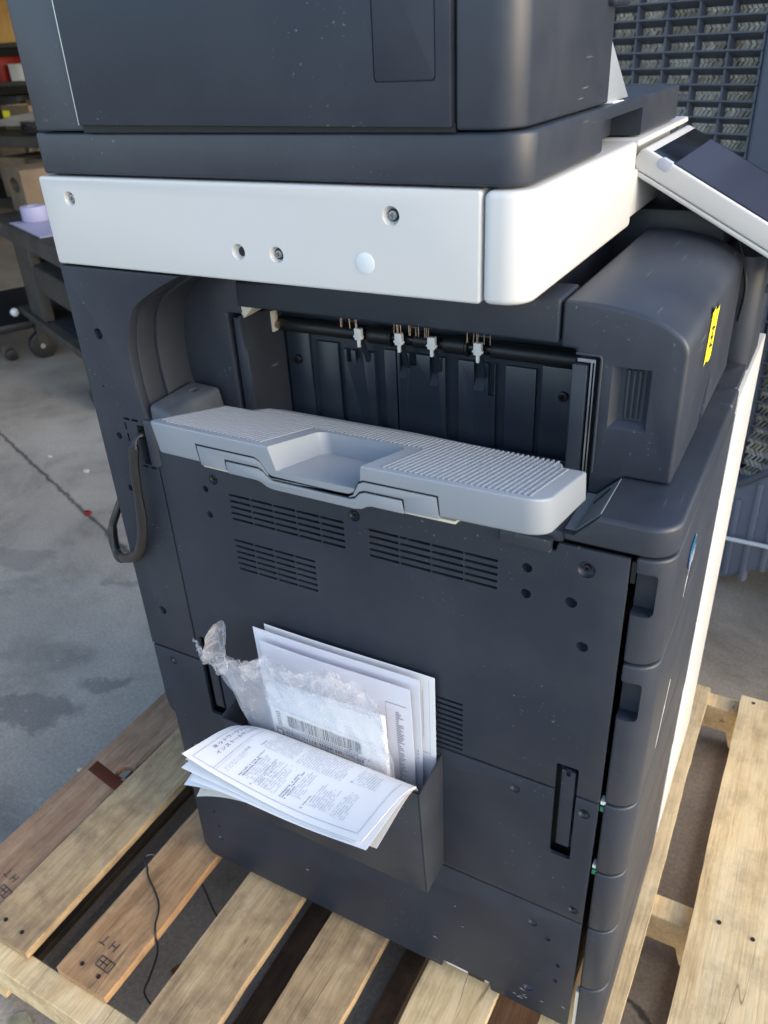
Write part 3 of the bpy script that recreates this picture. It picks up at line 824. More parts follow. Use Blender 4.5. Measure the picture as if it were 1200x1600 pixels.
# --- finisher base (shelf with the raised block at the front corner)
b = B()
pts = [(0.556, 0.0), (0.624, 0.0)] + arc(0.626, 0.026, 0.026, -90, 0, 12) + [(0.652, 0.29), (0.556, 0.29)]
prism(b, pts, 'z', 0.8905, 0.9205)
c = B(); hexa(c, ((0.54, -0.05, 0.8985), (0.5665, -0.05, 0.8985), (0.5665, 0.2, 0.8985), (0.54, 0.2, 0.8985)),
              ((0.54, -0.05, 0.94), (0.605, -0.05, 0.94), (0.605, 0.2, 0.94), (0.54, 0.2, 0.94)))
part('finisher_shelf', b, M['dark2'], CP, bevel=0.0045, seg=4, cutters=[c])
b = B(); hexa(b, ((0.5565, 0.008, 0.8960), (0.5675, 0.008, 0.8960), (0.5675, 0.0775, 0.8960), (0.5565, 0.0775, 0.8960)), ((0.5565, 0.008, 0.8995), (0.5660, 0.008, 0.8995), (0.5660, 0.0775, 0.8995), (0.5565, 0.0775, 0.8995)))
hexa(b, ((0.5672, 0.008, 0.8985), (0.5870, 0.008, 0.9196), (0.5870, 0.0775, 0.9196), (0.5672, 0.0775, 0.8985)), ((0.5650, 0.008, 0.8994), (0.5858, 0.008, 0.9209), (0.5858, 0.0775, 0.9209), (0.5650, 0.0775, 0.8994)))
part('shelf_ramp', b, M['dust_ramp'], CP)
b = B(); hexa(b, ((0.570, 0.050, 0.9040), (0.580, 0.060, 0.9143), (0.580, 0.066, 0.9143), (0.570, 0.054, 0.9040)), ((0.5690, 0.050, 0.9050), (0.579, 0.060, 0.9153), (0.579, 0.066, 0.9153), (0.5690, 0.054, 0.9050)))
part('drain_slot', b, M['black'], CP)
b = B(); prism(b, rrect(0.60, 0.652, 0.2908, 0.345, (0, 0, 0.006, 0)), 'z', 0.8905, 0.9200)
part('shelf_end_cap', b, M['dark2'], CP, bevel=0.004, seg=3)
b = B(); box(b, 0.085, 0.5555, 0.006, 0.14, 0.885, 0.8955)
part('finisher_floor', b, M['dusty'], CP)
b = B(); box(b, 0.50, 0.548, -0.004, 0.004, 0.8775, 0.890)
part('tray_bracket', b, M['dark2'], CP, bevel=0.001)
# left block beside the tray, sloping top
b = B()
hexa(b, ((0.083, 0.001, 0.897), (0.150, 0.001, 0.897), (0.134, 0.078, 0.897), (0.083, 0.078, 0.897)),
     ((0.083, 0.003, 0.944), (0.108, 0.003, 0.936), (0.126, 0.078, 0.944), (0.083, 0.078, 0.946)))
c = B(); box(c, 0.100, 0.109, 0.052, 0.064, 0.94, 0.96)
part('tray_side_block', b, M['dusty'], CP, bevel=0.006, seg=4, cutters=[c])
b = B(); prism(b, rrect(0.074, 0.090, -0.004, 0.012, 0.006), 'z', 0.868, 0.9265)
part('corner_post', b, M['dark2'], CP, bevel=0.003, seg=3)

# --- finisher cover above the exit
FY = 0.078
top_prof = [(0.5205, 1.0788), (0.540, 1.0785), (0.560, 1.0772), (0.578, 1.0745), (0.595, 1.0705), (0.608, 1.0655)] + [(0.6285 - 0.020 + 0.020 * math.cos(math.radians(a)), 1.0615 - 0.020 + 0.020 * math.sin(math.radians(a))) for a in (62, 50, 38, 26, 13, 0)]
b = B(); prism(b, [(0.5345, 0.8975), (0.5650, 0.8975), (0.5865, 0.9212), (0.6285, 0.9212)] + top_prof[::-1] + [(0.5205, 1.0365), (0.5345, 1.0365)], 'y', FY, 0.40)
c1 = B()   # finger recess with sloping sides on the end face
hexa(c1, ((0.5665, FY - 0.002, 0.9665), (0.6025, FY - 0.002, 0.9665), (0.5955, FY + 0.010, 0.9745), (0.5745, FY + 0.010, 0.9745)),
     ((0.5665, FY - 0.002, 1.0265), (0.6025, FY - 0.002, 1.0265), (0.5955, FY + 0.010, 1.0225), (0.5745, FY + 0.010, 1.0225)))
box(c1, 0.52, 0.5565, FY - 0.01, FY + 0.020, 0.90, 1.0325)
prism(c1, [(0.205, 0.9235), (0.236, 0.927), (0.243, 0.946), (0.246, 0.975), (0.238, 0.966), (0.224, 0.955), (0.213, 0.945)], 'x', 0.618, 0.66)
fin = part('finisher_cover', b, M['dark2'], CP, bevel=0.004, seg=4, cutters=[c1], bev_angle=30, smooth=40, after=0.0012)
for x in (0.5805, 0.5855, 0.5905):
    b = B(); tube(b, [(x, FY + 0.0085, 0.9765), (x, FY + 0.0085, 1.0215)], 0.0016, 10)
    part('grip_rib', b, M['dark2'], fin)
# strip over the exit and the piece to its left
b = B(); prism(b, [(0.1665, 1.0395), (0.5185, 1.0395), (0.5185, 1.0785), (0.1665, 1.0665)], 'y', FY, 0.135)
c = B(); box(c, 0.485, 0.512, FY + 0.06, FY + 0.1, 1.07, 1.1)
part('exit_top_cover', b, M['dark'], CP, bevel=0.003, seg=3, cutters=[c])
b = B(); prism(b, [(0.070, 0.93), (0.1455, 0.90), (0.1455, 1.0295), (0.1645, 1.0295), (0.1645, 1.068), (0.122, 1.068), (0.100, 1.060), (0.082, 1.045), (0.070, 1.02)], 'y', FY + 0.006, 0.165)
part('exit_side_cover', b, M['dark2'], CP, bevel=0.0025, seg=3)
# tabs, guides and plates inside the exit
b = B(); prism(b, [(0.1505, 0.905), (0.1645, 0.905), (0.1645, 1.024), (0.1505, 1.024)], 'y', FY + 0.009, 0.1)
part('jogger_plate', b, M['dark2'], CP, bevel=0.001)
b = B(); hexa(b, ((0.1645, 0.10, 0.89), (0.169, 0.152, 0.89), (0.1665, 0.152, 0.89), (0.162, 0.10, 0.89)), ((0.1645, 0.082, 1.028), (0.169, 0.152, 1.020), (0.1665, 0.152, 1.020), (0.162, 0.082, 1.028)))
part('exit_side_wall', b, M['dark'], CP)
b = B(); hexa(b, ((0.1645, 0.088, 1.0245), (0.1655, 0.088, 1.0245), (0.1665, 0.125, 1.026), (0.1655, 0.125, 1.026)), ((0.160, 0.086, 1.0415), (0.182, 0.086, 1.0395), (0.182, 0.125, 1.0395), (0.160, 0.125, 1.0415)))
part('cream_gusset', b, M['cream'], CP)
b = B(); box(b, 0.165, 0.1705, 0.132, 0.142, 0.996, 1.020)
cb_ = part('roller_bush', b, M['cream'], CP, bevel=0.0008)
b = B(); cyl(b, (0.137, 1.0035), 'x', 0.0038, 0.170, 0.176, 14)
part('bush_contact', b, M['copper'], cb_)
# back wall with its raised panels
b = B(); box(b, 0.150, 0.540, 0.156, 0.162, 0.82, 1.03)
wall = part('exit_back_wall', b, M['inner'], CP)
b = B()
for (x0, x1, z1, yy) in ((0.171, 0.203, 0.992, 0.1525), (0.213, 0.242, 0.985, 0.1515), (0.250, 0.290, 0.98, 0.1495), (0.301, 0.316, 0.985, 0.1515), (0.318, 0.376, 0.985, 0.150), (0.391, 0.433, 0.985, 0.150), (0.443, 0.476, 0.985, 0.1515), (0.482, 0.531, 0.99, 0.1515)):
    box(b, x0, x1, yy, 0.157, 0.82, z1)
c = B()
for (x0, x1, z0) in ((0.2545, 0.2605, 0.966), (0.266, 0.276, 0.962), (0.3215, 0.331, 0.958), (0.334, 0.342, 0.972), (0.358, 0.368, 0.954), (0.409, 0.421, 0.956), (0.425, 0.432, 0.950)):
    box(c, x0, x1, 0.13, 0.1555, z0, 1.05)
pan = part('ribbed_guide', b, M['inner'], wall, bevel=0.0012, cutters=[c])
for (x0, x1, z0) in ((0.266, 0.276, 0.962), (0.3215, 0.331, 0.958), (0.358, 0.368, 0.954), (0.409, 0.421, 0.956)):
    b = B(); hexa(b, ((x0, 0.147, z0 - 0.001), (x1, 0.147, z0 - 0.001), (x1, 0.1555, z0 - 0.001), (x0, 0.1555, z0 - 0.001)), ((x0, 0.148, z0), (x1, 0.148, z0), (x1, 0.1555, z0 + 0.010), (x0, 0.1555, z0 + 0.010)))
    part('guide_ramp', b, M['dark2'], wall)
for (x, z) in ((0.1865, 0.960), (0.5055, 0.961)):
    b = B(); cyl(b, (x, z), 'y', 0.0052, 0.1475, 0.153, 18)
    c = B(); cyl(c, (x, z), 'y', 0.0023, 0.145, 0.150, 6)
    part('screw', b, M['darksteel'], wall, bevel=0.0012, cutters=[c])
# exit roller: shaft, larger sleeves
b = B(); cyl(b, (0.143, 1.0035), 'x', 0.0065, 0.172, 0.54, 18)
rol = part('exit_roller', b, M['roller'], CP)
for (x0, x1, r) in ((0.174, 0.274, 0.0078), (0.290, 0.316, 0.0092), (0.317, 0.3195, 0.0105), (0.380, 0.404, 0.0092), (0.405, 0.4075, 0.0105), (0.345, 0.363, 0.0078), (0.432, 0.535, 0.0085)):
    b = B(); cyl(b, (0.143, 1.0035), 'x', r, x0, x1, 20)
    part('roller_sleeve', b, M['rubber'], rol, bevel=0.0006)
for x in (0.2835, 0.3325, 0.3705, 0.4215):
    b = B()
    prism(b, rrect(x - 0.0042, x + 0.0042, 1.0005, 1.0135, 0.0014), 'y', 0.1275, 0.133)
    box(b, x - 0.0016, x + 0.0016, 0.1282, 0.1318, 0.9925, 1.0006)
    box(b, x - 0.0060, x + 0.0058, 0.1282, 0.1318, 1.0028, 1.0052)
    part('paper_guide_clip', b, M['clip'], CP, bevel=0.0006)
    b = B(); hexa(b, ((x - 0.0018, 0.146, 0.970), (x + 0.0018, 0.146, 0.970), (x + 0.0018, 0.150, 0.970), (x - 0.0018, 0.150, 0.970)), ((x - 0.003, 0.1335, 1.002), (x + 0.003, 0.1335, 1.002), (x + 0.003, 0.136, 1.002), (x - 0.003, 0.136, 1.002)))
    part('guide_finger', b, M['inner'], CP)
# anti-static bristles
b = B()
for x in (0.266, 0.2685, 0.276, 0.2835, 0.2855, 0.331, 0.333, 0.335, 0.3375, 0.347, 0.3495, 0.356, 0.3585, 0.366, 0.3685, 0.3705, 0.412, 0.4135, 0.4205, 0.4225, 0.4245, 0.4305, 0.437):
    tube(b, [(x, 0.124, 1.035), (x + random.uniform(-0.0016, 0.0016), 0.1235, 1.0145)], 0.00045, 6)
for (x0, x1, z) in ((0.276, 0.286, 1.0225), (0.424, 0.4375, 1.0225), (0.347, 0.357, 1.0235)):
    tube(b, [(x0, 0.1238, z), (x1, 0.1238, z)], 0.0006, 6)
part('static_brush', b, M['copper'], CP)
b = B(); box(b, 0.168, 0.54, 0.1255, 0.165, 1.0265, 1.0385)
part('exit_ceiling', b, M['black'], CP)
# right-hand pillar and its bright rail
b = B(); prism(b, rrect(0.5315, 0.5455, 0.080, 0.162, 0.0015), 'z', 0.86, 1.0225)
part('jogger_plate', b, M['dark2'], CP, bevel=0.001)
b = B(); tube(b, [(0.5355, FY - 0.0004, 1.0335), (0.5550, FY - 0.0004, 1.0335), (0.5572, FY - 0.0004, 1.0328), (0.5580, FY - 0.0004, 1.0305), (0.5580, FY - 0.0004, 0.9215)], 0.0013, 8)
part('opening_rim', b, M['dark2'], fin)
b = B(); box(b, 0.5475, 0.5490, 0.083, 0.096, 0.90, 1.0245); box(b, 0.5510, 0.5520, 0.0815, 0.096, 0.90, 1.026); box(b, 0.5355, 0.5515, 0.083, 0.094, 1.0245, 1.0275)
part('jogger_rail', b, M['steel'], CP)

# --- output tray
TL = 0.113
def tray_map(x, s, v):
    s += max(0.0, 1 - ((x - 0.385) / 0.17) ** 2) * 0.0035 * min(1.0, max(0.0, (s - 0.06) / 0.05))
    q = s / TL; w = v / 0.032
    t = (0.0 - 0.109 * q, 0.962 + 0.027 * q); bo = (0.006 - 0.110 * q, 0.932 + 0.0235 * q)
    return Vector((x, t[0] + (bo[0] - t[0]) * w, t[1] + (bo[1] - t[1]) * w))
def tray_post(bm2):
    for v in bm2.verts:
        v.co = tray_map(*v.co)
    bmesh.ops.recalc_face_normals(bm2, faces=bm2.faces)
plan = [(0.196, 0.0), (0.196, TL - 0.010)] + [(0.206 - 0.010 * math.cos(math.radians(a)), TL - 0.010 + 0.010 * math.sin(math.radians(a))) for a in (20, 40, 60, 80)] + [(0.23 + 0.02 * i_, TL) for i_ in range(15)] + \
       [(0.553 + 0.020 * math.sin(math.radians(a)), TL - 0.020 + 0.020 * math.cos(math.radians(a))) for a in (5, 20, 35, 50, 65, 80, 90)] + [(0.573, 0.0), (0.553, -0.001), (0.548, -0.014), (0.40, -0.030), (0.252, -0.028), (0.236, -0.022), (0.229, -0.002)]
OUT1 = [(0.250, 0.0127), (0.3165, 0.0127), (0.3215, 0.0155), (0.3275, 0.0262), (0.3335, 0.0296), (0.4065, 0.0296), (0.4125, 0.0262), (0.4185, 0.0155), (0.4235, 0.0127), (0.489, 0.0127)]
OUT2 = [(0.2805, 0.0225), (0.3175, 0.0225), (0.3225, 0.0245), (0.3275, 0.0300), (0.3320, 0.0318), (0.4090, 0.0318), (0.4135, 0.0300), (0.4185, 0.0245), (0.4235, 0.0225), (0.4585, 0.0225)]
b = B(); prism(b, plan, 'z', 0.0, 0.032)
c1 = B()
dish0 = rrect(0.3335, 0.4235, 0.032, 0.20, (0.010, 0.010, 0, 0), 5); dish1 = rrect(0.3375, 0.4195, 0.0385, 0.20, (0.010, 0.010, 0, 0), 5)
A_ = [c1.verts.new((x, s, -0.0002)) for x, s in dish0]; B_ = [c1.verts.new((x, s, 0.0225)) for x, s in dish1]; T_ = [c1.verts.new((x, s, -0.01)) for x, s in dish0]
c1.faces.new(T_); c1.faces.new(B_[::-1])
for R0, R1 in ((T_, A_), (A_, B_)):
    for i in range(len(R0)):
        c1.faces.new((R0[i], R1[i], R1[(i + 1) % len(R0)], R0[(i + 1) % len(R0)]))
bmesh.ops.recalc_face_normals(c1, faces=c1.faces)
c2 = B(); prism(c2, [(x, v) for x, v in OUT1] + [(0.489, 0.05), (0.250, 0.05)], 'y', 0.095, 0.2)
def tray_ribs(bm2):
    x = 0.2035
    while x < 0.5605:
        s0 = 0.004 if (x < 0.236 or x > 0.548) else -0.018
        s1 = 0.104
        if x < 0.212: s1 = 0.100
        if 0.3225 < x < 0.4345: s1 = 0.026
        elif 0.31 < x < 0.4465: s1 = 0.104
        r = 0.0011
        prof = [(-r, 0.0004), (-r * 0.75, -0.0006), (0, -0.0009), (r * 0.75, -0.0006), (r, 0.0004)]
        a = [bm2.verts.new((x + u, s0, v)) for u, v in prof]; e = [bm2.verts.new((x + u, s1, v)) for u, v in prof]
        for i in range(4):
            bm2.faces.new((a[i], a[i + 1], e[i + 1], e[i]))
        bm2.faces.new(a); bm2.faces.new(e[::-1])
        x += 0.0046
    tray_post(bm2)
b_loc = Vector(CP.location)
def tray_part(name, bm_, mat, parent, cutters=None, bevel=0.0, seg=2, fn=tray_post, smooth=38):
    def post(bm2):
        fn(bm2); bmesh.ops.translate(bm2, verts=bm2.verts, vec=-b_loc)
    return part(name, bm_, mat, parent, local=True, cutters=cutters, bevel=bevel, seg=seg, post=post, smooth=smooth)
tray = tray_part('output_tray', b, M['tray'], CP, cutters=[c1, c2], bevel=0.0022, seg=3, fn=tray_ribs)
gp = 0.0019
def inset(path, d):
    return [(x + (d if i == 0 else (-d if i == len(path) - 1 else 0)), v + d) for i, (x, v) in enumerate(path)]
e1 = inset(OUT1, gp)
b = B(); prism(b, e1 + [(0.488, 0.0345)] + [(0.4585, 0.0345)] + OUT2[::-1] + [(0.2805, 0.0345), (0.251, 0.0345)], 'y', 0.0952, TL + 0.0004)
tray_part('tray_extension', b, M['tray'], tray, bevel=0.0006)
e2 = inset(OUT2, gp)
b = B(); prism(b, e2 + [(0.4575, 0.0365), (0.428, 0.0365), (0.4235, 0.0378), (0.418, 0.0412), (0.411, 0.0425), (0.3305, 0.0425), (0.3235, 0.0412), (0.318, 0.0378), (0.313, 0.0365), (0.2815, 0.0365)], 'y', 0.0952, TL + 0.0008)
tray_part('tray_extension', b, M['tray'], tray, bevel=0.0008)
for x0, x1 in ((0.250, 0.315), (0.425, 0.500)):
    b = B(); box(b, x0, x1, 0.06, TL - 0.003, 0.0348, 0.0375)
    tray_part('slide_rail', b, M['cream'], tray, bevel=0.0006)
b = B(); prism(b, OUT1 + [(0.489, 0.0315), (0.250, 0.0315)], 'y', 0.0948, TL - 0.0006)  # black fill close behind the front, painting the slide gaps as shaded
tray_part('groove_shade', b, M['black'], tray)
b = B(); box(b, 0.245, 0.260, 0.03, 0.055, 0.033, 0.039)
tray_part('hinge_foot', b, M['dark2'], tray)

# --- white scanner band
WZ0, WZ1 = 1.0915, 1.1765
b = B(); prism(b, rrect(0.0005, 0.4760, WZ0, WZ1, 0.003, 4), 'y', 0.0, 0.03)
cut = B()
for (x, z, r) in ((0.039, 1.1565, 0.0072), (0.399, 1.1555, 0.0080), (0.241, 1.1178, 0.0075), (0.283, 1.1178, 0.0075)):
    cyl(cut, (x, z), 'y', r, -0.0005, 0.006, 28, r2=r * 0.62)
wl = part('scanner_side_cover', b, M['white'], CP, bevel=0.0022, seg=3, cutters=[cut])
for (x, z, r, m) in ((0.039, 1.1565, 0.0045, 'clip'), (0.399, 1.1555, 0.0044, 'steel'), (0.283, 1.1178, 0.0040, 'steel')):
    b = B(); cyl(b, (x, z), 'y', 0.0049, 0.0048, 0.0064, 20)  # dark disc paints the shaded crevice round the screw head
    part('recess_shade', b, M['darksteel'], wl)
    r *= 0.86
    b = B(); cyl(b, (x, z), 'y', r, 0.0026, 0.0066, 18)
    c = B(); w_ = r * 0.55; t_ = 0.0007
    prism(c, [(x - t_, z - w_), (x + t_, z - w_), (x + t_, z - t_), (x + w_, z - t_), (x + w_, z + t_), (x + t_, z + t_), (x + t_, z + w_), (x - t_, z + w_), (x - t_, z + t_), (x - w_, z + t_), (x - w_, z - t_), (x - t_, z - t_)], 'y', 0.001, 0.0042)
    part('screw', b, M['screwgrey'], wl, bevel=0.0008, cutters=[c])
b = B(); cyl(b, (0.2415, 1.1172), 'y', 0.0044, 0.0055, 0.0066, 18)
part('screw_hole', b, M['darksteel'], wl)
b = B(); cyl(b, (0.373, 1.1168), 'y', 0.0088, -0.0006, 0.001, 30)
part('clear_seal', b, M['disc'], wl, bevel=0.0003)
# front corner piece, wraps round to the front face
b = B()
pts = [(0.4778, 0.0), (0.486, 0.0)] + arc(0.491, 0.024, 0.024, -90, 0, 12) + [(0.515, 0.326), (0.4778, 0.326)]
prism(b, pts, 'z', WZ0, WZ1)
part('scanner_front_cover', b, M['white'], CP, bevel=0.0055, seg=4, bev_angle=50)
b = B(); box(b, 0.014, 0.476, 0.031, 0.60, WZ0 + 0.004, WZ1 - 0.004); prism(b, rrect(0.44, 0.494, 0.3275, 0.60, 0.002), 'z', 1.096, WZ1 - 0.003)
part('scanner_body', b, M['white'], CP, bevel=0.002)
b = B(); prism(b, rrect(0.47, 0.516, 0.3268, 0.60, (0, 0.002, 0.012, 0)), 'z', WZ1 - 0.006, WZ1)
part('scanner_ledge', b, M['white'], CP, bevel=0.002, seg=3)
# --- document feeder
AZ0, AZ1 = 1.1785, 1.2158
b = B()
pts = [(0.0065, 0.004), (0.480, 0.003)] + arc(0.486, 0.027, 0.024, -90, 0, 12) + [(0.510, 0.54)] + [(0.0065, 0.54)]
prism(b, pts, 'z', AZ0, AZ1)
c = B(); prism(c, rrect(0.203, 0.353, AZ0 - 0.02, 1.2055, (0, 0, 0.004, 0.004), 4), 'x', 0.478, 0.56)
part('feeder_base', b, M['dark2'], CP, bevel=0.003, seg=3, cutters=[c], bev_angle=50)
b = B()
pts = [(0.0135, 0.001), (0.476, 0.001)] + arc(0.480, 0.024, 0.023, -90, 0, 12) + [(0.503, 0.236), (0.497, 0.245), (0.0135, 0.245)]
prism(b, pts, 'z', 1.2172, 1.345)
c = B(); box(c, 0.4535, 0.4565, -0.02, 0.006, 1.2172, 1.4); box(c, 0.0745, 0.0762, -0.02, 0.006, 1.2225, 1.4)
feeder = part('document_feeder', b, M['dark2'], CP, bevel=0.0022, seg=3, cutters=[c], bev_angle=50)
b = B(); prism(b, [(0.46, 0.212), (0.510, 0.212), (0.512, 0.258), (0.46, 0.258)], 'z', 1.2935, 1.33)
part('feeder_lid_lip', b, M['dark2'], CP, bevel=0.004, seg=3)
# side door of the feeder, with its hatch
b = B(); prism(b, [(0.0772, 1.2225), (0.4528, 1.2195), (0.4528, 1.345), (0.0772, 1.345)], 'y', -0.0032, 0.0008)
c = B(); R1 = rrect(0.391, 0.4415, 1.2495, 1.40, (0.003, 0.003, 0, 0), 4); prism(c, R1, 'y', -0.01, -0.0014)
door = part('feeder_side_door', b, M['dark'], CP, bevel=0.0008, cutters=[c])
b = B(); prism(b, rrect(0.3918, 0.4407, 1.2503, 1.344, (0.003, 0.003, 0, 0), 4), 'y', -0.0031, -0.0013)
part('feeder_hatch', b, M['dark'], door, bevel=0.0005)
b = B(); box(b, 0.0746, 0.0763, -0.0012, 0.0014, 1.2225, 1.344)
part('door_edge_strip', b, M['steel'], door)
b = B(); box(b, 0.078, 0.455, 0.0006, 0.003, 1.2160, 1.2222)
part('door_gap', b, M['black'], CP)
# document tray wedge and paper edge on the feeder
b = B(); prism(b, [(0.262, 1.2165), (0.328, 1.2165), (0.247, 1.268), (0.247, 1.2165)], 'x', 0.20, 0.500)
part('document_tray', b, M['tray'], CP, bevel=0.001)
b = B(); hexa(b, ((0.46, 0.246, 1.2162), (0.506, 0.246, 1.2162), (0.506, 0.285, 1.2162), (0.46, 0.285, 1.2162)), ((0.46, 0.246, 1.2172), (0.506, 0.246, 1.2172), (0.506, 0.285, 1.2167), (0.46, 0.285, 1.2167)))
part('scan_instruction_strip', b, M['label'], CP)

# --- control panel, tilted towards the operator
def panel_pts(x, y, z):
    return Vector((x, y, z))
PA = Vector((0.5155, 0.362, 1.1655)); PD = (Vector((0.655, 0.362, 1.0905)) - PA).normalized(); PN = Vector((-PD.z, 0, PD.x)) * 1.0
def pm(u, y, h):
    return PA + PD * u + Vector((0, y, 0)) + PN * h
def panel_box(u0, u1, y0, y1, h0, h1):
    b = B()
    q_ = 0.45 * (h1 - h0); prism(b, rrect(u0, u1, h0, h1, (min(0.009, q_), min(0.004, q_), min(0.002, q_), min(0.006, q_)), 5), 'y', y0, y1)
    for v in b.verts:
        v.co = pm(v.co.x, v.co.y, v.co.z)
    bmesh.ops.recalc_face_normals(b, faces=b.faces)
    return b
cpn = part('control_panel', panel_box(-0.004, 0.235, 0.0, 0.245, -0.0225, 0.0), M['white'], CP, bevel=0.004, seg=4)
part('panel_underside', panel_box(0.001, 0.234, 0.0008, 0.244, -0.0285, -0.0229), M['white'], cpn, bevel=0.002)
part('screen_glass', panel_box(0.008, 0.230, 0.005, 0.240, -0.002, 0.0006), M['screen'], cpn, bevel=0.0005)
b = B()
for (u, y) in ((0.012, 0.06),):
    pass
b.free()
part('status_lamp', panel_box(0.018, 0.034, -0.0006, 0.0095, -0.010, 0.0008), M['paleink'], cpn, bevel=0.0004)
M['glass_lcd'] = simple('lcd_panel', (0.055, 0.062, 0.095), 0.16, spec=0.8)
part('lcd', panel_box(0.034, 0.215, 0.009, 0.232, -0.001, 0.0010), M['glass_lcd'], cpn)
b = B(); prism(b, rrect(0.47, 0.5095, 0.345, 0.52, 0.003), 'z', 1.097, 1.145)
part('panel_bracket', b, M['white'], CP, bevel=0.002)
b = B(); tube(b, catmull([(0.590, 0.405, 1.100), (0.605, 0.42, 1.085), (0.622, 0.425, 1.05), (0.632, 0.427, 1.01), (0.630, 0.43, 0.97)], 6), 0.0018, 8)
part('panel_wire', b, M['rubber'], CP)

# front right column behind the finisher
b = B(); prism(b, rrect(0.600, 0.6495, 0.430, 0.56, (0.01, 0.02, 0.02, 0.0)), 'z', 0.9055, 1.045); prism(b, rrect(0.600, 0.6485, 0.3465, 0.4295, (0.001, 0.004, 0.001, 0.0)), 'z', 0.9055, 0.9185)
part('front_column', b, M['dark2'], CP, bevel=0.004, seg=3)
b = B(); tube(b, [(0.6535, 0.482, 0.996), (0.6535, 0.505, 0.993)], 0.005, 10)
part('column_clip', b, M['dark2'], CP)

# --- badge and scratches on the front
b = B()
n_ = 28
ctr = b.verts.new((0.6530, 0.1195, 0.834))
ring = [b.verts.new((0.6528, 0.1195 + 0.020 * math.cos(2 * math.pi * i / n_), 0.834 + 0.0170 * math.sin(2 * math.pi * i / n_))) for i in range(n_)]
for i in range(n_):
    b.faces.new((ctr, ring[i], ring[(i + 1) % n_]))
def badge_mat():
    m, n, l, p = new_mat('badge_blue')
    tc = node(n, 'ShaderNodeTexCoord'); sp = node(n, 'ShaderNodeSeparateXYZ'); l.new(tc.outputs['Generated'], sp.inputs[0])
    rp = ramp(n, [(0.0, (0.01, 0.05, 0.35)), (0.45, (0.01, 0.16, 0.80)), (0.75, (0.03, 0.60, 0.95)), (1.0, (0.01, 0.05, 0.40))])
    l.new(sp.outputs['Z'], rp.inputs[0]); l.new(rp.outputs[0], p.inputs['Base Color'])
    p.inputs['Roughness'].default_value = 0.15; p.inputs['Coat Weight'].default_value = 1
    return m
badge = part('maker_badge', b, badge_mat(), CP)
b = B()
for k, z in enumerate((0.8215, 0.8250, 0.8285, 0.8320, 0.8355)):
    w = 0.020 * math.sqrt(max(0, 1 - ((z - 0.834) / 0.017) ** 2)) * (0.96 - 0.06 * k); h = 0.0007 - 0.00008 * k
    vs2 = [b.verts.new((0.6534, 0.1195 + s_ * w, z + t_ * h)) for s_, t_ in ((-1, -1), (1, -1), (1, 1), (-1, 1))]
    b.faces.new(vs2)
part('badge_stripe', b, M['clip'], badge)
def scuff(pts, w):
    b = B()
    pts = [Vector(p) for p in pts]
    for a, c in zip(pts, pts[1:]):
        ww = w * random.uniform(0.4, 1.2); d = (c - a).normalized(); s_ = d.cross(Vector((1, -0.4, 0))).normalized() * ww
        b.faces.new([b.verts.new(q) for q in (a - s_, a + s_, c + s_ * 0.7, c - s_ * 0.7)])
    part('scuff_mark', b, M['scuff'], CP)
scuff([(0.6528, 0.118, 0.815), (0.6528, 0.113, 0.809), (0.6528, 0.107, 0.799), (0.6528, 0.103, 0.79)], 0.0006)
scuff([(0.6526, 0.125, 0.665), (0.6526, 0.12, 0.655), (0.6526, 0.112, 0.64), (0.6526, 0.105, 0.628), (0.6526, 0.095, 0.61), (0.6526, 0.088, 0.597)], 0.0009)
rs = random.Random(31)
for k in range(12):          # chips along the bottom of the base panel
    x = 0.535 + rs.uniform(0, 0.07) if k < 8 else rs.uniform(0.2, 0.5); z = 0.165 + rs.uniform(0, 0.03) if k < 8 else rs.uniform(0.19, 0.30); L = rs.uniform(0.003, 0.010)
    dz = rs.uniform(-0.002, 0.002)
    b = B(); b.faces.new([b.verts.new(v) for v in ((x, -0.0004, z), (x + L, -0.0004, z + dz), (x + L * 0.9, -0.0004, z + dz + 0.0007), (x + L * 0.3, -0.0004, z + 0.0009))])
    part('paint_chip', b, M['scuff'], basep)
# yellow sticker, slightly wavy, with pen marks
b = B()
def stk(u, v):
    return Vector((0.6293 + 0.0006 * math.sin(u * 9) * (1 if v < 0.8 else 1.6), 0.180 + 0.040 * u + 0.010 * (v - 0.5), 1.000 + 0.048 * v + 0.004 * math.sin(u * 7)))
nu, nv = 8, 8
gr_ = [[b.verts.new(stk(i / nu, j / nv)) for j in range(nv + 1)] for i in range(nu + 1)]
for i in range(nu):
    for j in range(nv):
        b.faces.new((gr_[i][j], gr_[i + 1][j], gr_[i + 1][j + 1], gr_[i][j + 1]))
stick = part('yellow_sticker', b, M['yellow'], CP)
b = B()
for (u0, v0, u1, v1) in ((0.25, 0.30, 0.28, 0.70), (0.45, 0.28, 0.75, 0.30), (0.45, 0.45, 0.7, 0.47), (0.45, 0.62, 0.72, 0.66), (0.25, 0.5, 0.45, 0.62), (0.6, 0.28, 0.62, 0.68)):
    a, c = Vector((u0, v0)), Vector((u1, v1)); d = (c - a).normalized(); nn = Vector((-d.y, d.x)) * 0.028
    b.faces.new([b.verts.new(stk(q.x, q.y) + Vector((0.0004, 0, 0))) for q in (a - nn, a + nn, c + nn, c - nn)])
part('pen_mark', b, M['ink'], stick)

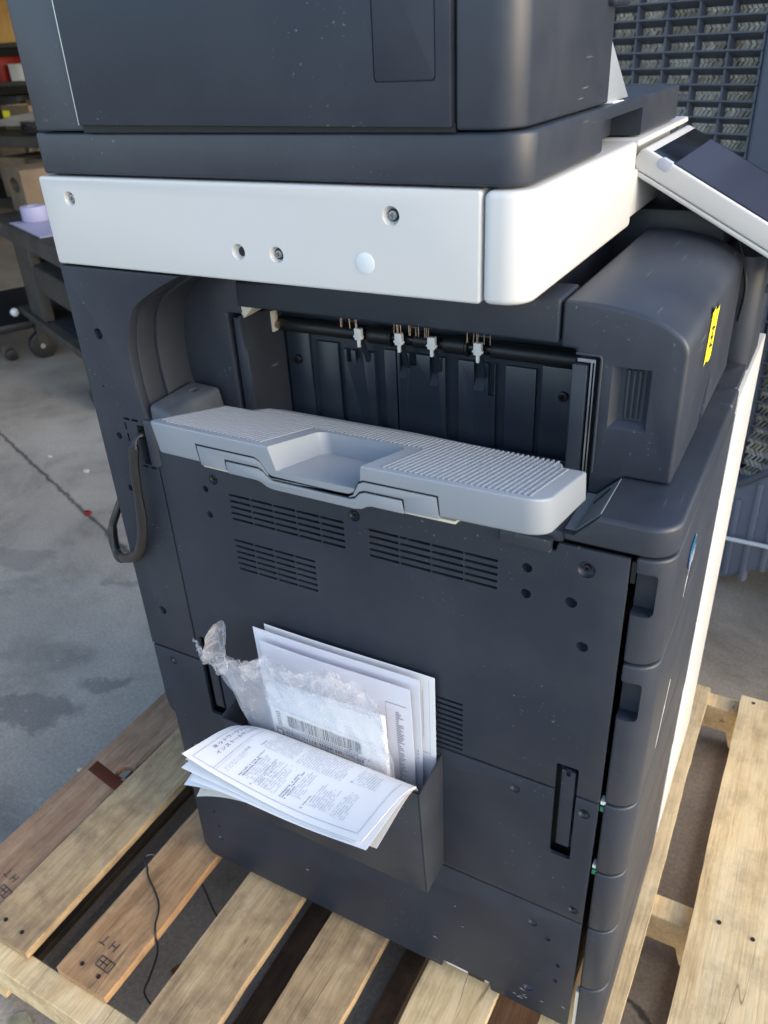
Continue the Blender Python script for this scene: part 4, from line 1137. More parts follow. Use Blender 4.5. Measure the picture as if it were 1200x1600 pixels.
# --- cable loop hanging from the knock-out
b = B()
cpts = catmull([(0.070, 0.008, 0.905), (0.0655, -0.004, 0.905), (0.062, -0.010, 0.893), (0.0585, -0.013, 0.868), (0.0560, -0.014, 0.835), (0.0535, -0.014, 0.805), (0.047, -0.013, 0.778), (0.035, -0.011, 0.752), (0.016, -0.006, 0.731), (-0.008, 0.001, 0.717), (-0.030, 0.010, 0.707), (-0.044, 0.017, 0.703), (-0.055, 0.024, 0.716),
                 (-0.057, 0.03, 0.737), (-0.050, 0.036, 0.757), (-0.040, 0.045, 0.785), (-0.026, 0.055, 0.825), (-0.012, 0.065, 0.86), (0.004, 0.078, 0.885)], 5)
random.seed(9)
def crad(t):
    return 0.0070 + 0.0014 * mnoise.noise(Vector((t * 19, 0.3, 0))) + (0.0016 if 0.56 < t < 0.72 else 0) - (0.0030 if t < 0.11 else 0)
tube(b, cpts, crad, 12, 0.72)
part('cable_loop', b, M['cable'], CP)

# --- document pocket on the side
PX0, PX1 = 0.165, 0.4355
b = B()
box(b, PX0, PX1, -0.0025, -0.0003, 0.380, 0.572)
def pyz(y0, z0, y1, z1):
    pass
# floor, front and two cheeks
hexa(b, ((PX0, -0.0455, 0.3800), (PX1, -0.0455, 0.3800), (PX1, -0.0026, 0.3800), (PX0, -0.0026, 0.3800)), ((PX0, -0.0455, 0.3825), (PX1, -0.0455, 0.3825), (PX1, -0.0026, 0.3825), (PX0, -0.0026, 0.3825)))
hexa(b, ((PX0, -0.0480, 0.3800), (PX1, -0.0480, 0.3800), (PX1, -0.0457, 0.3800), (PX0, -0.0457, 0.3800)), ((PX0, -0.0600, 0.5640), (PX1, -0.0600, 0.5640), (PX1, -0.0577, 0.5640), (PX0, -0.0577, 0.5640)))
for x0, x1 in ((PX0 - 0.0025, PX0 - 0.0002), (PX1 + 0.0002, PX1 + 0.0025)):
    prism(b, [(-0.0001, 0.380), (-0.048, 0.380), (-0.060, 0.5645), (-0.0001, 0.572)], 'x', x0, x1)
part('document_pocket', b, M['dark2'], CP, bevel=0.0008)

# ------------------------------------------------------------------ papers in the pocket
PAP = thing('folded_manual', 'white printed manual folded out over the front edge of the side pocket', 'manual', (0.31, -0.03, 0.3845))
RP = [(-0.034, 0.395), (-0.040, 0.47), (-0.0485, 0.54), (-0.0555, 0.570), (-0.064, 0.5795), (-0.076, 0.5825), (-0.095, 0.5825), (-0.120, 0.581), (-0.146, 0.580)]
RPc = catmull([(0, y, z) for y, z in RP], 8)
def flap(u, w, k=0):
    """u along the pocket 0..1, w along the sheet 0..1, k sheet number from the top"""
    w = w * (0.965 if k >= 6 else 1.0)
    f = w * (len(RPc) - 1); i = min(int(f), len(RPc) - 2); q = f - i
    p = RPc[i].lerp(RPc[i + 1], q)
    e = max(0.0, (w - 0.5) / 0.5)                       # 0 at the fold, 1 at the free edge
    sk = 0.4 if k == 0 else 0.4 + 0.10 * k
    x = 0.2015 + 0.2315 * u + e * (-0.020 + 0.004 * u + 0.0028 * k * math.sin(k * 2.1 + 1))
    y = p.y - e * (0.004 * u) + e * 0.0035 * math.sin(k * 1.7)
    z = p.z - 0.0006 * k * min(1, max(0, (w - 0.3) * 4)) - e * e * 0.0082 * k * (1 - u) ** 2.4 - e * e * 0.0007 * k
    z += e * 0.010 * (1 - u) ** 6 * (1.3 - 0.25 * k) + e * 0.0022 * math.sin(u * 7) - e * e * 0.006 * math.sin(math.pi * u)
    z -= 0.010 * (1 - u) ** 10 * (1 - e)                # rounded rear end of the fold
    return Vector((x, y, z))
def sheet(k, mat, name='page'):
    b = B(); nu, nw = 40, 48
    top = [[b.verts.new(flap(i / nu, j / nw, k)) for j in range(nw + 1)] for i in range(nu + 1)]
    for i in range(nu):
        for j in range(nw):
            b.faces.new((top[i][j], top[i + 1][j], top[i + 1][j + 1], top[i][j + 1]))
    bmesh.ops.recalc_face_normals(b, faces=b.faces)
    bmesh.ops.solidify(b, geom=b.faces[:], thickness=-0.0003)
    o = part(name, b, mat, PAP, smooth=60)
    return o
for k in range(8):
    sheet(k, M['paper'] if k < 6 else M['paper3'])
# printing on the top page: title at the rear end, lines running inwards
def on_flap(a, bq):
    """a: metres from the rear end of the page, bq: metres from the free edge"""
    u = a / 0.2315; w = 1 - bq / 0.198 * 1.0
    return flap(u, w, 0)
def flap_ink(bm_, fn, lift=0.0009):
    for v in bm_.verts:
        p = fn(v.co.x, v.co.y); e1 = fn(v.co.x + 0.002, v.co.y) - p; e2 = fn(v.co.x, v.co.y + 0.002) - p
        nrm = e1.cross(e2).normalized()
        if nrm.z < 0: nrm = -nrm
        v.co = p + nrm * lift
def lines_bm(x0, dx, rows, b0, b1, h, dens=0.75, ragged=0.15, seed=1):
    """small-print rows: each row is a column of tiny strokes running from b0 to b1 at position x0 + k*dx"""
    rnd = random.Random(seed); b = B()
    for r in range(rows):
        x = x0 + dx * r; y = b0; end = b1 - (b1 - b0) * (rnd.random() * ragged if r < rows - 1 else rnd.uniform(0.3, 0.7))
        while y < end:
            w = rnd.uniform(0.6, 1.3) * h
            if rnd.random() < dens:
                q = rnd.uniform(0.55, 1.0) * h
                b.faces.new([b.verts.new(v) for v in ((x, y, 0), (x + q, y, 0), (x + q, y + w, 0), (x, y + w, 0))])
            y += w + 0.35 * h
    return b
ink = B()
def add_to(dst, src):
    join_bm(dst, src, lambda c: c.copy())
def place_text(dst, s, size, a, bq, bold=0.0):
    join_bm(dst, text_bm(s, size, bold), lambda c: Vector((a - c.y, bq + c.x, 0)))
place_text(ink, 'ネットワークファクス', 0.0066, 0.0195, 0.026, 0.0001)
place_text(ink, 'インストールマニュアル', 0.0064, 0.0285, 0.0215, 0.0001)
for (x0, rows, b0, b1, sd_) in ((0.0655, 2, 0.012, 0.052, 21), (0.1195, 3, 0.012, 0.050, 22), (0.148, 1, 0.014, 0.05, 23), (0.056, 1, 0.060, 0.075, 24)):
    add_to(ink, lines_bm(x0, 0.0032, rows, b0, b1, 0.0015, 0.92, 0.25, sd_))
flap_ink(ink, on_flap)
part('printed_title', ink, M['greyink'], PAP)
ink = B()
add_to(ink, lines_bm(0.041, 0.0, 1, 0.006, 0.094, 0.0006, 1.0, 0, 3))
place_text(ink, 'インストールの準備', 0.0042, 0.0500, 0.010)
add_to(ink, lines_bm(0.052, 0.0, 1, 0.010, 0.075, 0.0008, 0.9, 0, 5))
for (x0, rows, b0, b1, sd_) in ((0.070, 8, 0.013, 0.05, 2), (0.086, 5, 0.012, 0.05, 8), (0.128, 5, 0.018, 0.052, 9), (0.152, 9, 0.016, 0.045, 10), (0.060, 14, 0.056, 0.097, 11), (0.106, 20, 0.054, 0.097, 12), (0.176, 10, 0.058, 0.093, 13), (0.100, 5, 0.012, 0.048, 14), (0.182, 6, 0.014, 0.046, 15)):
    add_to(ink, lines_bm(x0, 0.0030, rows, b0, b1, 0.00115, 0.8, 0.25, sd_))
for (a, q) in ((0.0555, 0.057), (0.083, 0.009), (0.148, 0.010), (0.174, 0.058)):
    ink.faces.new([ink.verts.new(v) for v in ((a, q, 0), (a + 0.002, q, 0), (a + 0.002, q + 0.002, 0), (a, q + 0.002, 0))])
flap_ink(ink, on_flap)
part('small_print', ink, M['paleink'], PAP)
ink = B()
def rule(a0, q0, a1, q1, w=0.00035):
    n__ = 30
    for i in range(n__):
        t0, t1 = i / n__, (i + 1) / n__
        p0 = Vector((a0 + (a1 - a0) * t0, q0 + (q1 - q0) * t0)); p1 = Vector((a0 + (a1 - a0) * t1, q0 + (q1 - q0) * t1))
        d = (p1 - p0).normalized(); s_ = Vector((-d.y, d.x)) * w
        ink.faces.new([ink.verts.new((*v, 0)) for v in (p0 - s_, p0 + s_, p1 + s_, p1 - s_)])
rule(0.010, 0.005, 0.222, 0.007); rule(0.222, 0.007, 0.220, 0.090); rule(0.010, 0.005, 0.009, 0.085); rule(0.038, 0.005, 0.038, 0.09)
flap_ink(ink, on_flap)
part('page_border', ink, M['paleink'], PAP)

# loose sheets standing at the back of the pocket
def standing(name, x0, x1, y, z1, lean, mat, label, group, wave=0.002, cutcorner=0.0):
    b = B(); nu, nw = 14, 18
    def f(u, w):
        z = 0.385 + (z1 - 0.385) * w
        return Vector((x0 + (x1 - x0) * u, y - lean * w * w + wave * math.sin(u * 5 + w * 3), z - cutcorner * (1 - u) * (w > 0.99)))
    gq = [[b.verts.new(f(i / nu, j / nw)) for j in range(nw + 1)] for i in range(nu + 1)]
    for i in range(nu):
        for j in range(nw):
            b.faces.new((gq[i][j], gq[i + 1][j], gq[i + 1][j + 1], gq[i][j + 1]))
    bmesh.ops.recalc_face_normals(b, faces=b.faces)
    bmesh.ops.solidify(b, geom=b.faces[:], thickness=0.0006)
    o = solo(name, b, mat, label, 'paper', ((x0 + x1) / 2, y, 0.385), group, smooth=60)
    return o, f
GS = 'loose sheets standing in the side pocket'
s1, f1 = standing('loose_sheet', 0.2095, 0.4325, -0.0065, 0.688, 0.0005, M['paper'], 'rearmost tall white sheet standing flat against the charcoal panel in the pocket', GS, 0.0008)
s2, f2 = standing('loose_sheet', 0.2000, 0.4185, -0.0120, 0.6875, 0.004, M['paper2'], 'white sheet with a printed frame just in front of the rearmost sheet in the pocket', GS, 0.001)
s3, f3 = standing('loose_sheet', 0.2150, 0.4120, -0.0175, 0.679, 0.008, M['paper2'], 'shorter white sheet with a column of small print beside the clear bag', GS, 0.001)
def sheet_ink(obj_, fn, quads, mat, name='printed_line'):
    b = B()
    for (u0, w0, u1, w1) in quads:
        vs2 = []
        for (u, w) in ((u0, w0), (u1, w0), (u1, w1), (u0, w1)):
            p = fn(u, w); vs2.append(b.verts.new(p + Vector((0, -0.0012, 0)) - obj_.location))
        b.faces.new(vs2)
    o = to_mesh(name, b, mat); o.parent = obj_
rnd = random.Random(3)
sheet_ink(s1, f1, [(0.97, 0.60, 0.972, 0.985), (0.90, 0.62, 0.97, 0.623), (0.935, 0.70, 0.938, 0.93)], M['paleink'])
sheet_ink(s2, f2, [(0.08, 0.93, 0.95, 0.9335), (0.08, 0.55, 0.083, 0.93), (0.95, 0.55, 0.953, 0.93)] + [(0.975, 0.60 + 0.018 * k, 0.983, 0.61 + 0.018 * k) for k in range(3)], M['paleink'])
sheet_ink(s3, f3, [(0.90, w, 0.90 + rnd.uniform(0.01, 0.05), w + 0.004) for w in [0.45 + 0.0095 * k for k in range(44)]] + [(0.84, 0.4, 0.842, 0.9), (0.84, 0.9, 0.97, 0.903)], M['greyink'])

# clear bag with a booklet in it
BAG = thing('plastic_bag', 'torn clear plastic bag holding a booklet, standing in the side pocket', 'bag', (0.31, -0.045, 0.3845))
rb = random.Random(12)
def topz(u):
    pts = [(0.0, 0.656), (0.05, 0.658), (0.15, 0.670), (0.3, 0.680), (0.36, 0.687), (0.42, 0.680), (0.5, 0.690), (0.55, 0.684), (0.62, 0.688), (0.72, 0.697), (0.76, 0.707), (0.79, 0.705), (0.82, 0.696), (0.9, 0.693), (1.0, 0.680)]
    for (a, za), (c, zc) in zip(pts, pts[1:]):
        if a <= u <= c:
            return za + (zc - za) * (u - a) / (c - a) + 0.003 * mnoise.noise(Vector((u * 40, 0, 0))) + 0.0022 * mnoise.noise(Vector((u * 95, 3, 0)))
    return pts[-1][1]
def bag_pt(u, w, side_):
    x0 = 0.212 - 0.047 * w ** 2.2; x1 = 0.404 - 0.012 * w ** 2
    z = 0.390 + (topz(u if side_ < 0 else min(1, u * 1.0 + 0.06)) - (0.010 if side_ > 0 else 0) - 0.390) * w
    swell = math.sin(math.pi * u) ** 0.6 * 0.013 * (1 - 0.55 * w) * min(1.0, 0.25 + 2.2 * w)
    cr = 0.0050 * (0.25 + w ** 2) * (mnoise.noise(Vector((u * 6 + 9 * side_, w * 7, 0.2))) + 0.6 * mnoise.noise(Vector((u * 15 + 3 * side_, w * 13, 1.7))))
    yc = -0.036 - 0.018 * w ** 1.5
    if w > 0.86: yc += (w - 0.86) * 0.05 * math.sin(u * 23)
    return Vector((x0 + (x1 - x0) * u, min(-0.0205 if w < 0.6 else -0.020, yc + side_ * swell + cr + (-0.004 * max(0.0, w - 0.62) / 0.38 if side_ < 0 else 0)), z))
b = B(); nu, nw = 70, 60
for side_ in (-1, 1):
    gq = [[b.verts.new(bag_pt(i / nu, j / nw, side_)) for j in range(nw + 1)] for i in range(nu + 1)]
    for i in range(nu):
        for j in range(nw):
            b.faces.new((gq[i][j], gq[i + 1][j], gq[i + 1][j + 1], gq[i][j + 1]))
part('bag_film', b, M['bag'], BAG, smooth=25)
# the crumpled torn rim, folded over on itself
b = B(); nu, nw = 110, 16
def rim_pt(u, w):
    z1 = topz(u); x0, x1 = 0.168, 0.393
    y = -0.061 - 0.003 * u + 0.0075 * mnoise.noise(Vector((u * 16, w * 1.6, 7))) + 0.004 * mnoise.noise(Vector((u * 38, w * 3, 2)))
    return Vector((x0 + (x1 - x0) * u + 0.003 * mnoise.noise(Vector((u * 20, w * 2, 11))), y + 0.004 * (1 - w), z1 - 0.030 * (1 - w) * (0.7 + 0.5 * mnoise.noise(Vector((u * 7, 0, 4)))) + 0.003 * w))
gq = [[b.verts.new(rim_pt(i / nu, j / nw)) for j in range(nw + 1)] for i in range(nu + 1)]
for i in range(nu):
    for j in range(nw):
        b.faces.new((gq[i][j], gq[i + 1][j], gq[i + 1][j + 1], gq[i][j + 1]))
part('crumpled_rim', b, M['bag'], BAG, smooth=20)
# the torn tongue curling up at the rear end
b = B(); nu, nw = 22, 26
def tongue(u, w):
    x = 0.176 + 0.040 * (u - 0.5) * (1 - 0.35 * w) + 0.004 * math.sin(w * 3) + 0.016 * w
    z = 0.650 + 0.072 * w - 0.012 * (2 * u - 1) ** 2 * w + 0.003 * mnoise.noise(Vector((u * 9, w * 9, 4)))
    y = -0.050 - 0.012 * math.sin(w * 2.6) - 0.014 * (2 * u - 1) ** 2 + 0.004 * mnoise.noise(Vector((u * 5, w * 6, 8)))
    return Vector((x, y, z))
gq = [[b.verts.new(tongue(i / nu, j / nw)) for j in range(nw + 1)] for i in range(nu + 1)]
for i in range(nu):
    for j in range(nw):
        b.faces.new((gq[i][j], gq[i + 1][j], gq[i + 1][j + 1], gq[i][j + 1]))
def tongue2(u, w):
    return Vector((0.186 - 0.040 * w - 0.006 * u * w, -0.054 - 0.008 * math.sin(3 * w) + 0.006 * mnoise.noise(Vector((u * 7, w * 8, 2))), 0.655 + 0.020 * (u - 0.3) + 0.010 * w - 0.035 * max(0, w - 0.6) * (1 - u) + 0.003 * mnoise.noise(Vector((u * 9, w * 12, 5)))))
gq = [[b.verts.new(tongue2(i / nu, j / nw)) for j in range(nw + 1)] for i in range(nu + 1)]
for i in range(nu):
    for j in range(nw):
        b.faces.new((gq[i][j], gq[i + 1][j], gq[i + 1][j + 1], gq[i][j + 1]))
part('torn_flap', b, M['bag'], BAG, smooth=25)
# booklet and label inside the bag
b = B()
def bk(x, z, d):
    return Vector((x, -0.0335 - 0.012 * ((z - 0.39) / 0.25) - d, z))
BX0, BX1, BZ1 = 0.234, 0.390, 0.648
hexa(b, (bk(BX0, 0.392, 0.004), bk(BX1, 0.392, 0.004), bk(BX1, 0.392, -0.004), bk(BX0, 0.392, -0.004)), (bk(BX0, BZ1 - 0.012, 0.004), bk(BX1, BZ1 - 0.004, 0.004), bk(BX1, BZ1, -0.004), bk(BX0, BZ1 - 0.008, -0.004)))
book = part('booklet', b, [M['paper']], BAG, bevel=0.001)
b = B()
LX0, LX1 = 0.238, 0.372
b.faces.new([b.verts.new(bk(x, z, 0.0048)) for x, z in ((LX0, 0.540), (LX1, 0.540), (LX1, 0.603), (LX0, 0.605))])
lab = part('shipping_label', b, M['label'], BAG)
ink = B()
def lq(x0, x1, z0, z1):
    ink.faces.new([ink.verts.new(bk(x, z, 0.0054)) for x, z in ((x0, z0), (x1, z0), (x1, z1), (x0, z1))])
x = LX0 + 0.022
while x < LX1 - 0.012:
    w = rb.choice((0.0006, 0.0006, 0.0011, 0.0017)); lq(x, x + w, 0.5800, 0.5985); x += w + rb.choice((0.0006, 0.0008, 0.0013))
for k in range(22):
    xx = LX0 + 0.045 + 0.0033 * k
    lq(xx, xx + 0.0018, 0.5765, 0.5785)
lq(LX0 + 0.002, LX1 - 0.002, 0.5735, 0.5745)
lq(LX0 + 0.002, LX0 + 0.0125, 0.560, 0.5715)
for k in range(30):
    xx = LX0 + 0.016 + 0.0036 * k
    lq(xx, xx + rb.uniform(0.0012, 0.003), 0.566, 0.5712); lq(xx, xx + rb.uniform(0.0012, 0.003), 0.557, 0.563)
for k in range(8):
    lq(LX0 + 0.006, LX0 + 0.012, 0.578 + 0.003 * k, 0.5792 + 0.003 * k)
part('barcode', ink, M['ink'], lab)
b = B(); b.faces.new([b.verts.new(bk(x, z, 0.0058)) for x, z in ((LX0 + 0.004, 0.5625), (LX0 + 0.0105, 0.5625), (LX0 + 0.0105, 0.569), (LX0 + 0.004, 0.569))])
part('label_box', b, M['label'], lab)

# ------------------------------------------------------------------ small things on the pallet and the ground
b = B()
tube(b, catmull([(0.055, -0.02, 0.016), (0.03, -0.03, 0.03), (-0.02, -0.012, 0.09), (-0.075, -0.035, 0.128), (-0.085, -0.050, 0.1335), (-0.070, -0.060, 0.1335), (-0.054, -0.074, 0.1335), (-0.028, -0.088, 0.1335), (-0.008, -0.101, 0.1335), (0.004, -0.115, 0.1335), (0.012, -0.130, 0.1335), (0.022, -0.142, 0.130), (0.026, -0.150, 0.10), (0.010, -0.165, 0.045), (0.004, -0.178, 0.02), (0.03, -0.188, 0.018), (0.06, -0.190, 0.018)], 6), 0.0016, 7)
solo('thin_cord', b, M['rubber'], 'thin black cord lying across a tan pallet board and into the gap', 'cord', (0.0, -0.1, 0.1335))
def leaf(name, x, y, z, s, rot, mat, label):
    b = B(); n__ = 14
    up, lo = [], []
    for i in range(n__ + 1):
        t = i / n__; w = 0.36 * math.sin(math.pi * t) ** 0.8 * (1 - 0.3 * t)
        zz = 0.10 * math.sin(t * 2.6)
        mid = b.verts.new((t, 0, zz)); up.append((b.verts.new((t, w * (1 + 0.12 * (i % 2)), zz + 0.10 * w)), mid)); lo.append(b.verts.new((t, -w * (1 + 0.12 * ((i + 1) % 2)), zz + 0.16 * w)))
    for i in range(n__):
        b.faces.new((up[i][1], up[i + 1][1], up[i + 1][0], up[i][0])); b.faces.new((lo[i], lo[i + 1], up[i + 1][1], up[i][1]))
    bmesh.ops.remove_doubles(b, verts=b.verts, dist=0.001)
    bmesh.ops.solidify(b, geom=b.faces[:], thickness=0.02)
    ca, sa = math.cos(rot), math.sin(rot)
    for v in b.verts:
        v.co = Vector((x + s * (ca * v.co.x - sa * v.co.y), y + s * (sa * v.co.x + ca * v.co.y), z + s * v.co.z))
    solo(name, b, mat, label, 'leaf', (x, y, z))
leaf('fallen_leaf', 0.010, -0.128, 0.004, 0.035, 0.4, M['leaf'], 'reddish brown dry leaf on the floor in the gap between pallet boards')
leaf('fallen_leaf', -0.165, -0.300, 0.003, 0.045, 0.2, M['leaf2'], 'pale yellowish dry leaf on the concrete in front of the pallet corner')

def scrap(name, x, y, sx, sy, h, mat, label, cat, seed):
    rr = random.Random(seed); b = B()
    n__ = 7; pts = [(x + sx * rr.uniform(0.6, 1.1) * math.cos(2 * math.pi * i / n__), y + sy * rr.uniform(0.6, 1.1) * math.sin(2 * math.pi * i / n__)) for i in range(n__)]
    prism(b, pts, 'z', 0.0005, h)
    solo(name, b, mat, label, cat, (x, y, 0), bevel=h * 0.3)
scrap('plastic_scrap', -1.255, 0.905, 0.020, 0.014, 0.010, M['red'], 'small red plastic scrap lying beside the floor crack', 'scrap', 1)
scrap('plaster_chip', -1.719, 1.161, 0.012, 0.009, 0.006, M['scuff'], 'smaller white plaster chip on the concrete farther left beyond the floor crack', 'chip', 2)
scrap('plaster_chip', -1.494, 1.127, 0.018, 0.012, 0.008, M['scuff'], 'larger white plaster chip on the floor beyond the crack near the red scrap', 'chip', 3)
scrap('wood_splinter', -0.440, 0.110, 0.014, 0.008, 0.006, M['wood_pale'], 'pale wood splinter on the concrete just beyond the brown edge board', 'splinter', 4)
# ------------------------------------------------------------------ evaporative cooler behind
CO = thing('evaporative_cooler', 'slate grey evaporative cooler with gridded intake and pale honeycomb pad behind the copier', 'cooler', (0.62, 1.35, 0), math.radians(-22))
# local: u = x, depth = y (away from the camera), z up
bmb = B()
box(bmb, -1.0, 0.75, 0.16, 0.70, 0.10, 1.75)
part('cooler_housing', bmb, M['cool'], CO, local=True, bevel=0.02, seg=3)
# frame posts
b = B(); prism(b, rrect(-0.127, -0.016, 0.0, 0.17, 0.012), 'z', 0.33, 1.75); prism(b, rrect(-1.02, -0.952, 0.0, 0.17, 0.012), 'z', 0.33, 1.75); prism(b, rrect(0.60, 0.76, 0.0, 0.17, 0.012), 'z', 0.33, 1.75)
box(b, -1.0, 0.75, 0.01, 0.17, 1.70, 1.76)
part('cooler_frame', b, M['cool'], CO, local=True, bevel=0.006, seg=2)
def grille(u0, u1, z0, z1, cw, rh, uoff=0.0, zoff=0.0, arc_=False):
    b = B()
    u = u1
    t = 0.0045
    while u > u0 - 0.001:
        box(b, u - t / 2 * 2, u, 0.004, 0.027, z0, z1); u -= cw
    z = z1
    while z > z0 - 0.001:
        hexa(b, ((u0, 0.0, z - 0.0032), (u1, 0.0, z - 0.0032), (u1, 0.027, z - 0.0165), (u0, 0.027, z - 0.0165)), ((u0, 0.0, z), (u1, 0.0, z), (u1, 0.027, z - 0.0145), (u0, 0.027, z - 0.0145))); z -= rh
    return b
part('intake_grille', grille(-0.950, -0.1265, 0.335, 1.70, 0.0755, 0.0312), M['cool'], CO, local=True)
part('intake_grille', grille(-0.0165, 0.600, 0.42, 1.70, 0.0755, 0.0312), M['cool'], CO, local=True)
def pad(u0, u1, z0, z1):
    """corrugated cellulose: rows of slanting fluted cells"""
    b = B()
    rr = random.Random(5)
    z = z0
    k = 0
    while z < z1:
        h = 0.0155
        u = u0
        s = 0.010 if k % 2 else -0.010
        while u < u1:
            w = rr.uniform(0.0045, 0.0075)
            y0 = 0.0285 + rr.uniform(0, 0.006)
            b.faces.new([b.verts.new(v) for v in ((u, y0, z), (u + w, y0 + 0.004, z), (u + w + s, y0 + 0.004, z + h), (u + s, y0, z + h))])
            b.faces.new([b.verts.new(v) for v in ((u + w, y0 + 0.004, z), (u + w + 0.001, y0 + 0.03, z), (u + w + 0.001 + s, y0 + 0.03, z + h), (u + w + s, y0 + 0.004, z + h))])
            u += w + rr.uniform(0.003, 0.006)
        z += h; k += 1
    return b
part('cooling_pad', pad(-0.62, -0.128, 0.62, 1.62), M['pad'], CO, local=True)
part('cooling_pad', pad(-0.016, 0.30, 0.30, 0.95), M['pad'], CO, local=True)
b = B(); box(b, -0.95, 0.60, 0.075, 0.155, 0.30, 1.70)
part('pad_holder', b, M['black'], CO, local=True)
# tank with the curved upper rim and vertical flutes
b = B()
pts = [(-1.02, 0.0), (0.0, 0.0)]
rim = [(-1.03, 0.30), (-0.05, 0.295), (0.0, 0.302), (0.03, 0.322), (0.06, 0.350), (0.10, 0.385), (0.16, 0.42), (0.26, 0.45), (0.76, 0.46)]
prism(b, [(-1.03, 0.03), (0.02, 0.03), (0.10, 0.095), (0.18, 0.13), (0.30, 0.15), (0.76, 0.15)] + rim[::-1], 'y', -0.03, 0.16)
part('water_tank', b, M['cool2'], CO, local=True, bevel=0.012, seg=3)
b = B()
tube(b, catmull([(-0.2, -0.034, 0.297), (-0.05, -0.034, 0.297), (0.0, -0.034, 0.304), (0.03, -0.034, 0.324), (0.06, -0.034, 0.352), (0.10, -0.034, 0.387), (0.16, -0.034, 0.422), (0.26, -0.034, 0.452)], 5), 0.007, 10)
part('tank_rim', b, M['cool'], CO, local=True)
b = B()
for k in range(9):
    u = -0.12 + 0.045 * k
    z1 = 0.27 if u < 0.03 else 0.33
    hexa(b, ((u, -0.036, 0.10 if u > 0.06 else 0.05), (u + 0.012, -0.036, 0.10 if u > 0.06 else 0.05), (u + 0.016, -0.02, 0.10 if u > 0.06 else 0.05), (u - 0.004, -0.02, 0.10 if u > 0.06 else 0.05)), ((u, -0.036, z1), (u + 0.012, -0.036, z1), (u + 0.016, -0.02, z1), (u - 0.004, -0.02, z1)))
part('tank_flute', b, M['cool2'], CO, local=True, bevel=0.002)
b = B(); tube(b, [(-0.6, -0.05, 0.142), (-0.01, -0.05, 0.157), (0.10, -0.05, 0.181), (0.35, -0.05, 0.225)], 0.0052, 10)
part('water_pipe', b, M['clip'], CO, local=True)
for u in (-0.8, -0.05, 0.55):
    b = B(); cyl(b, (0.08, 0.05), 'x', 0.05, u, u + 0.03, 20)
    part('caster', b, M['rubber'], CO, local=True, bevel=0.004)

# ------------------------------------------------------------------ workshop corner on the left
# cart with casters
CT = thing('utility_cart', 'three shelf grey brown utility cart on black casters beyond the copier', 'cart', (-2.74, 1.95, 0), math.radians(-25))
def lbox(name, x0, x1, y0, y1, z0, z1, mat, parent, bevel=0.006):
    b = B(); box(b, x0, x1, y0, y1, z0, z1)
    return part(name, b, mat, parent, local=True, bevel=bevel)
CU0, CU1, CD = 0.03, 1.05, 0.55
lbox('top_shelf', CU0 - 0.06, CU1, -0.02, CD, 0.605, 0.680, M['cart'], CT, 0.012)
lbox('middle_shelf', CU0 + 0.22, CU1, 0.02, CD, 0.395, 0.520, M['cart'], CT, 0.02)
lbox('bottom_shelf', CU0 - 0.02, CU1, 0.0, CD, 0.225, 0.262, M['cart'], CT, 0.008)
lbox('shelf_mat', CU0 + 0.1, CU1 - 0.02, 0.04, CD - 0.04, 0.2625, 0.266, M['cartmat'], CT, 0.001)
for (x0, x1, y0, y1) in ((0.19, 0.42, 0.015, 0.06), (0.95, 1.03, 0.015, 0.06), (0.19, 0.42, CD - 0.06, CD - 0.015), (0.95, 1.03, CD - 0.06, CD - 0.015)):
    lbox('upright', x0, x1, y0, y1, 0.263, 0.604, M['cart'], CT, 0.008)
for (u, d) in ((0.05, 0.06), (0.95, 0.06), (0.10, 0.46), (0.95, 0.5)):
    b = B(); cyl(b, (d, 0.066), 'x', 0.066, u - 0.022, u + 0.022, 28)
    w = part('caster_wheel', b, M['rubber'], CT, local=True, bevel=0.008, seg=3)
    b = B(); box(b, u - 0.030, u + 0.030, d - 0.03, d + 0.03, 0.185, 0.224); box(b, u - 0.030, u - 0.024, d - 0.02, d + 0.02, 0.06, 0.186); box(b, u + 0.024, u + 0.030, d - 0.02, d + 0.02, 0.06, 0.186)
    part('caster_fork', b, M['cart'], w, local=True)
    b = B(); cyl(b, (d - 0.01, 0.066), 'x', 0.012, u + 0.030, u + 0.036, 12); cyl(b, (d - 0.01, 0.066), 'x', 0.012, u - 0.036, u - 0.03, 12)
    part('axle_bolt', b, M['steel'], w, local=True)
for (u, z) in ((0.055, 0.246), (0.015, 0.640)):
    b = B(); bmesh.ops.create_uvsphere(b, u_segments=14, v_segments=10, radius=0.02)
    bmesh.ops.translate(b, verts=b.verts, vec=(u, -0.03, z))
    part('corner_bumper', b, M['clip'], CT, local=True)
def on_frame(o, frame, u, d, z):
    c, s = math.cos(frame.rotation_euler.z), math.sin(frame.rotation_euler.z)
    o.location = (frame.location.x + c * u - s * d, frame.location.y + s * u + c * d, z); o.rotation_euler = (0, 0, frame.rotation_euler.z)
def loose(name, label, cat, bm_, mat, frame, u, d, z, group=None, **kw):
    o = to_mesh(name, bm_, mat, **kw); tag(o, label, cat, group); on_frame(o, frame, u, d, z); return o
b = B(); box(b, -0.16, 0.30, -0.13, 0.13, 0, 0.003)
loose('paper_sheet', 'lavender white sheet of paper lying on the cart top under the tape roll', 'paper', b, M['tape'], CT, 0.46, 0.13, 0.6805)
b = B(); cyl(b, (0, 0), 'z', 0.055, 0.0, 0.062, 32); c = B(); cyl(c, (0, 0), 'z', 0.03, -0.01, 0.1, 24)
loose('tape_roll', 'pale lavender roll of tape standing on the paper on the cart top', 'tape roll', b, M['tape'], CT, 0.36, 0.10, 0.684, cutters=[c], bevel=0.004)
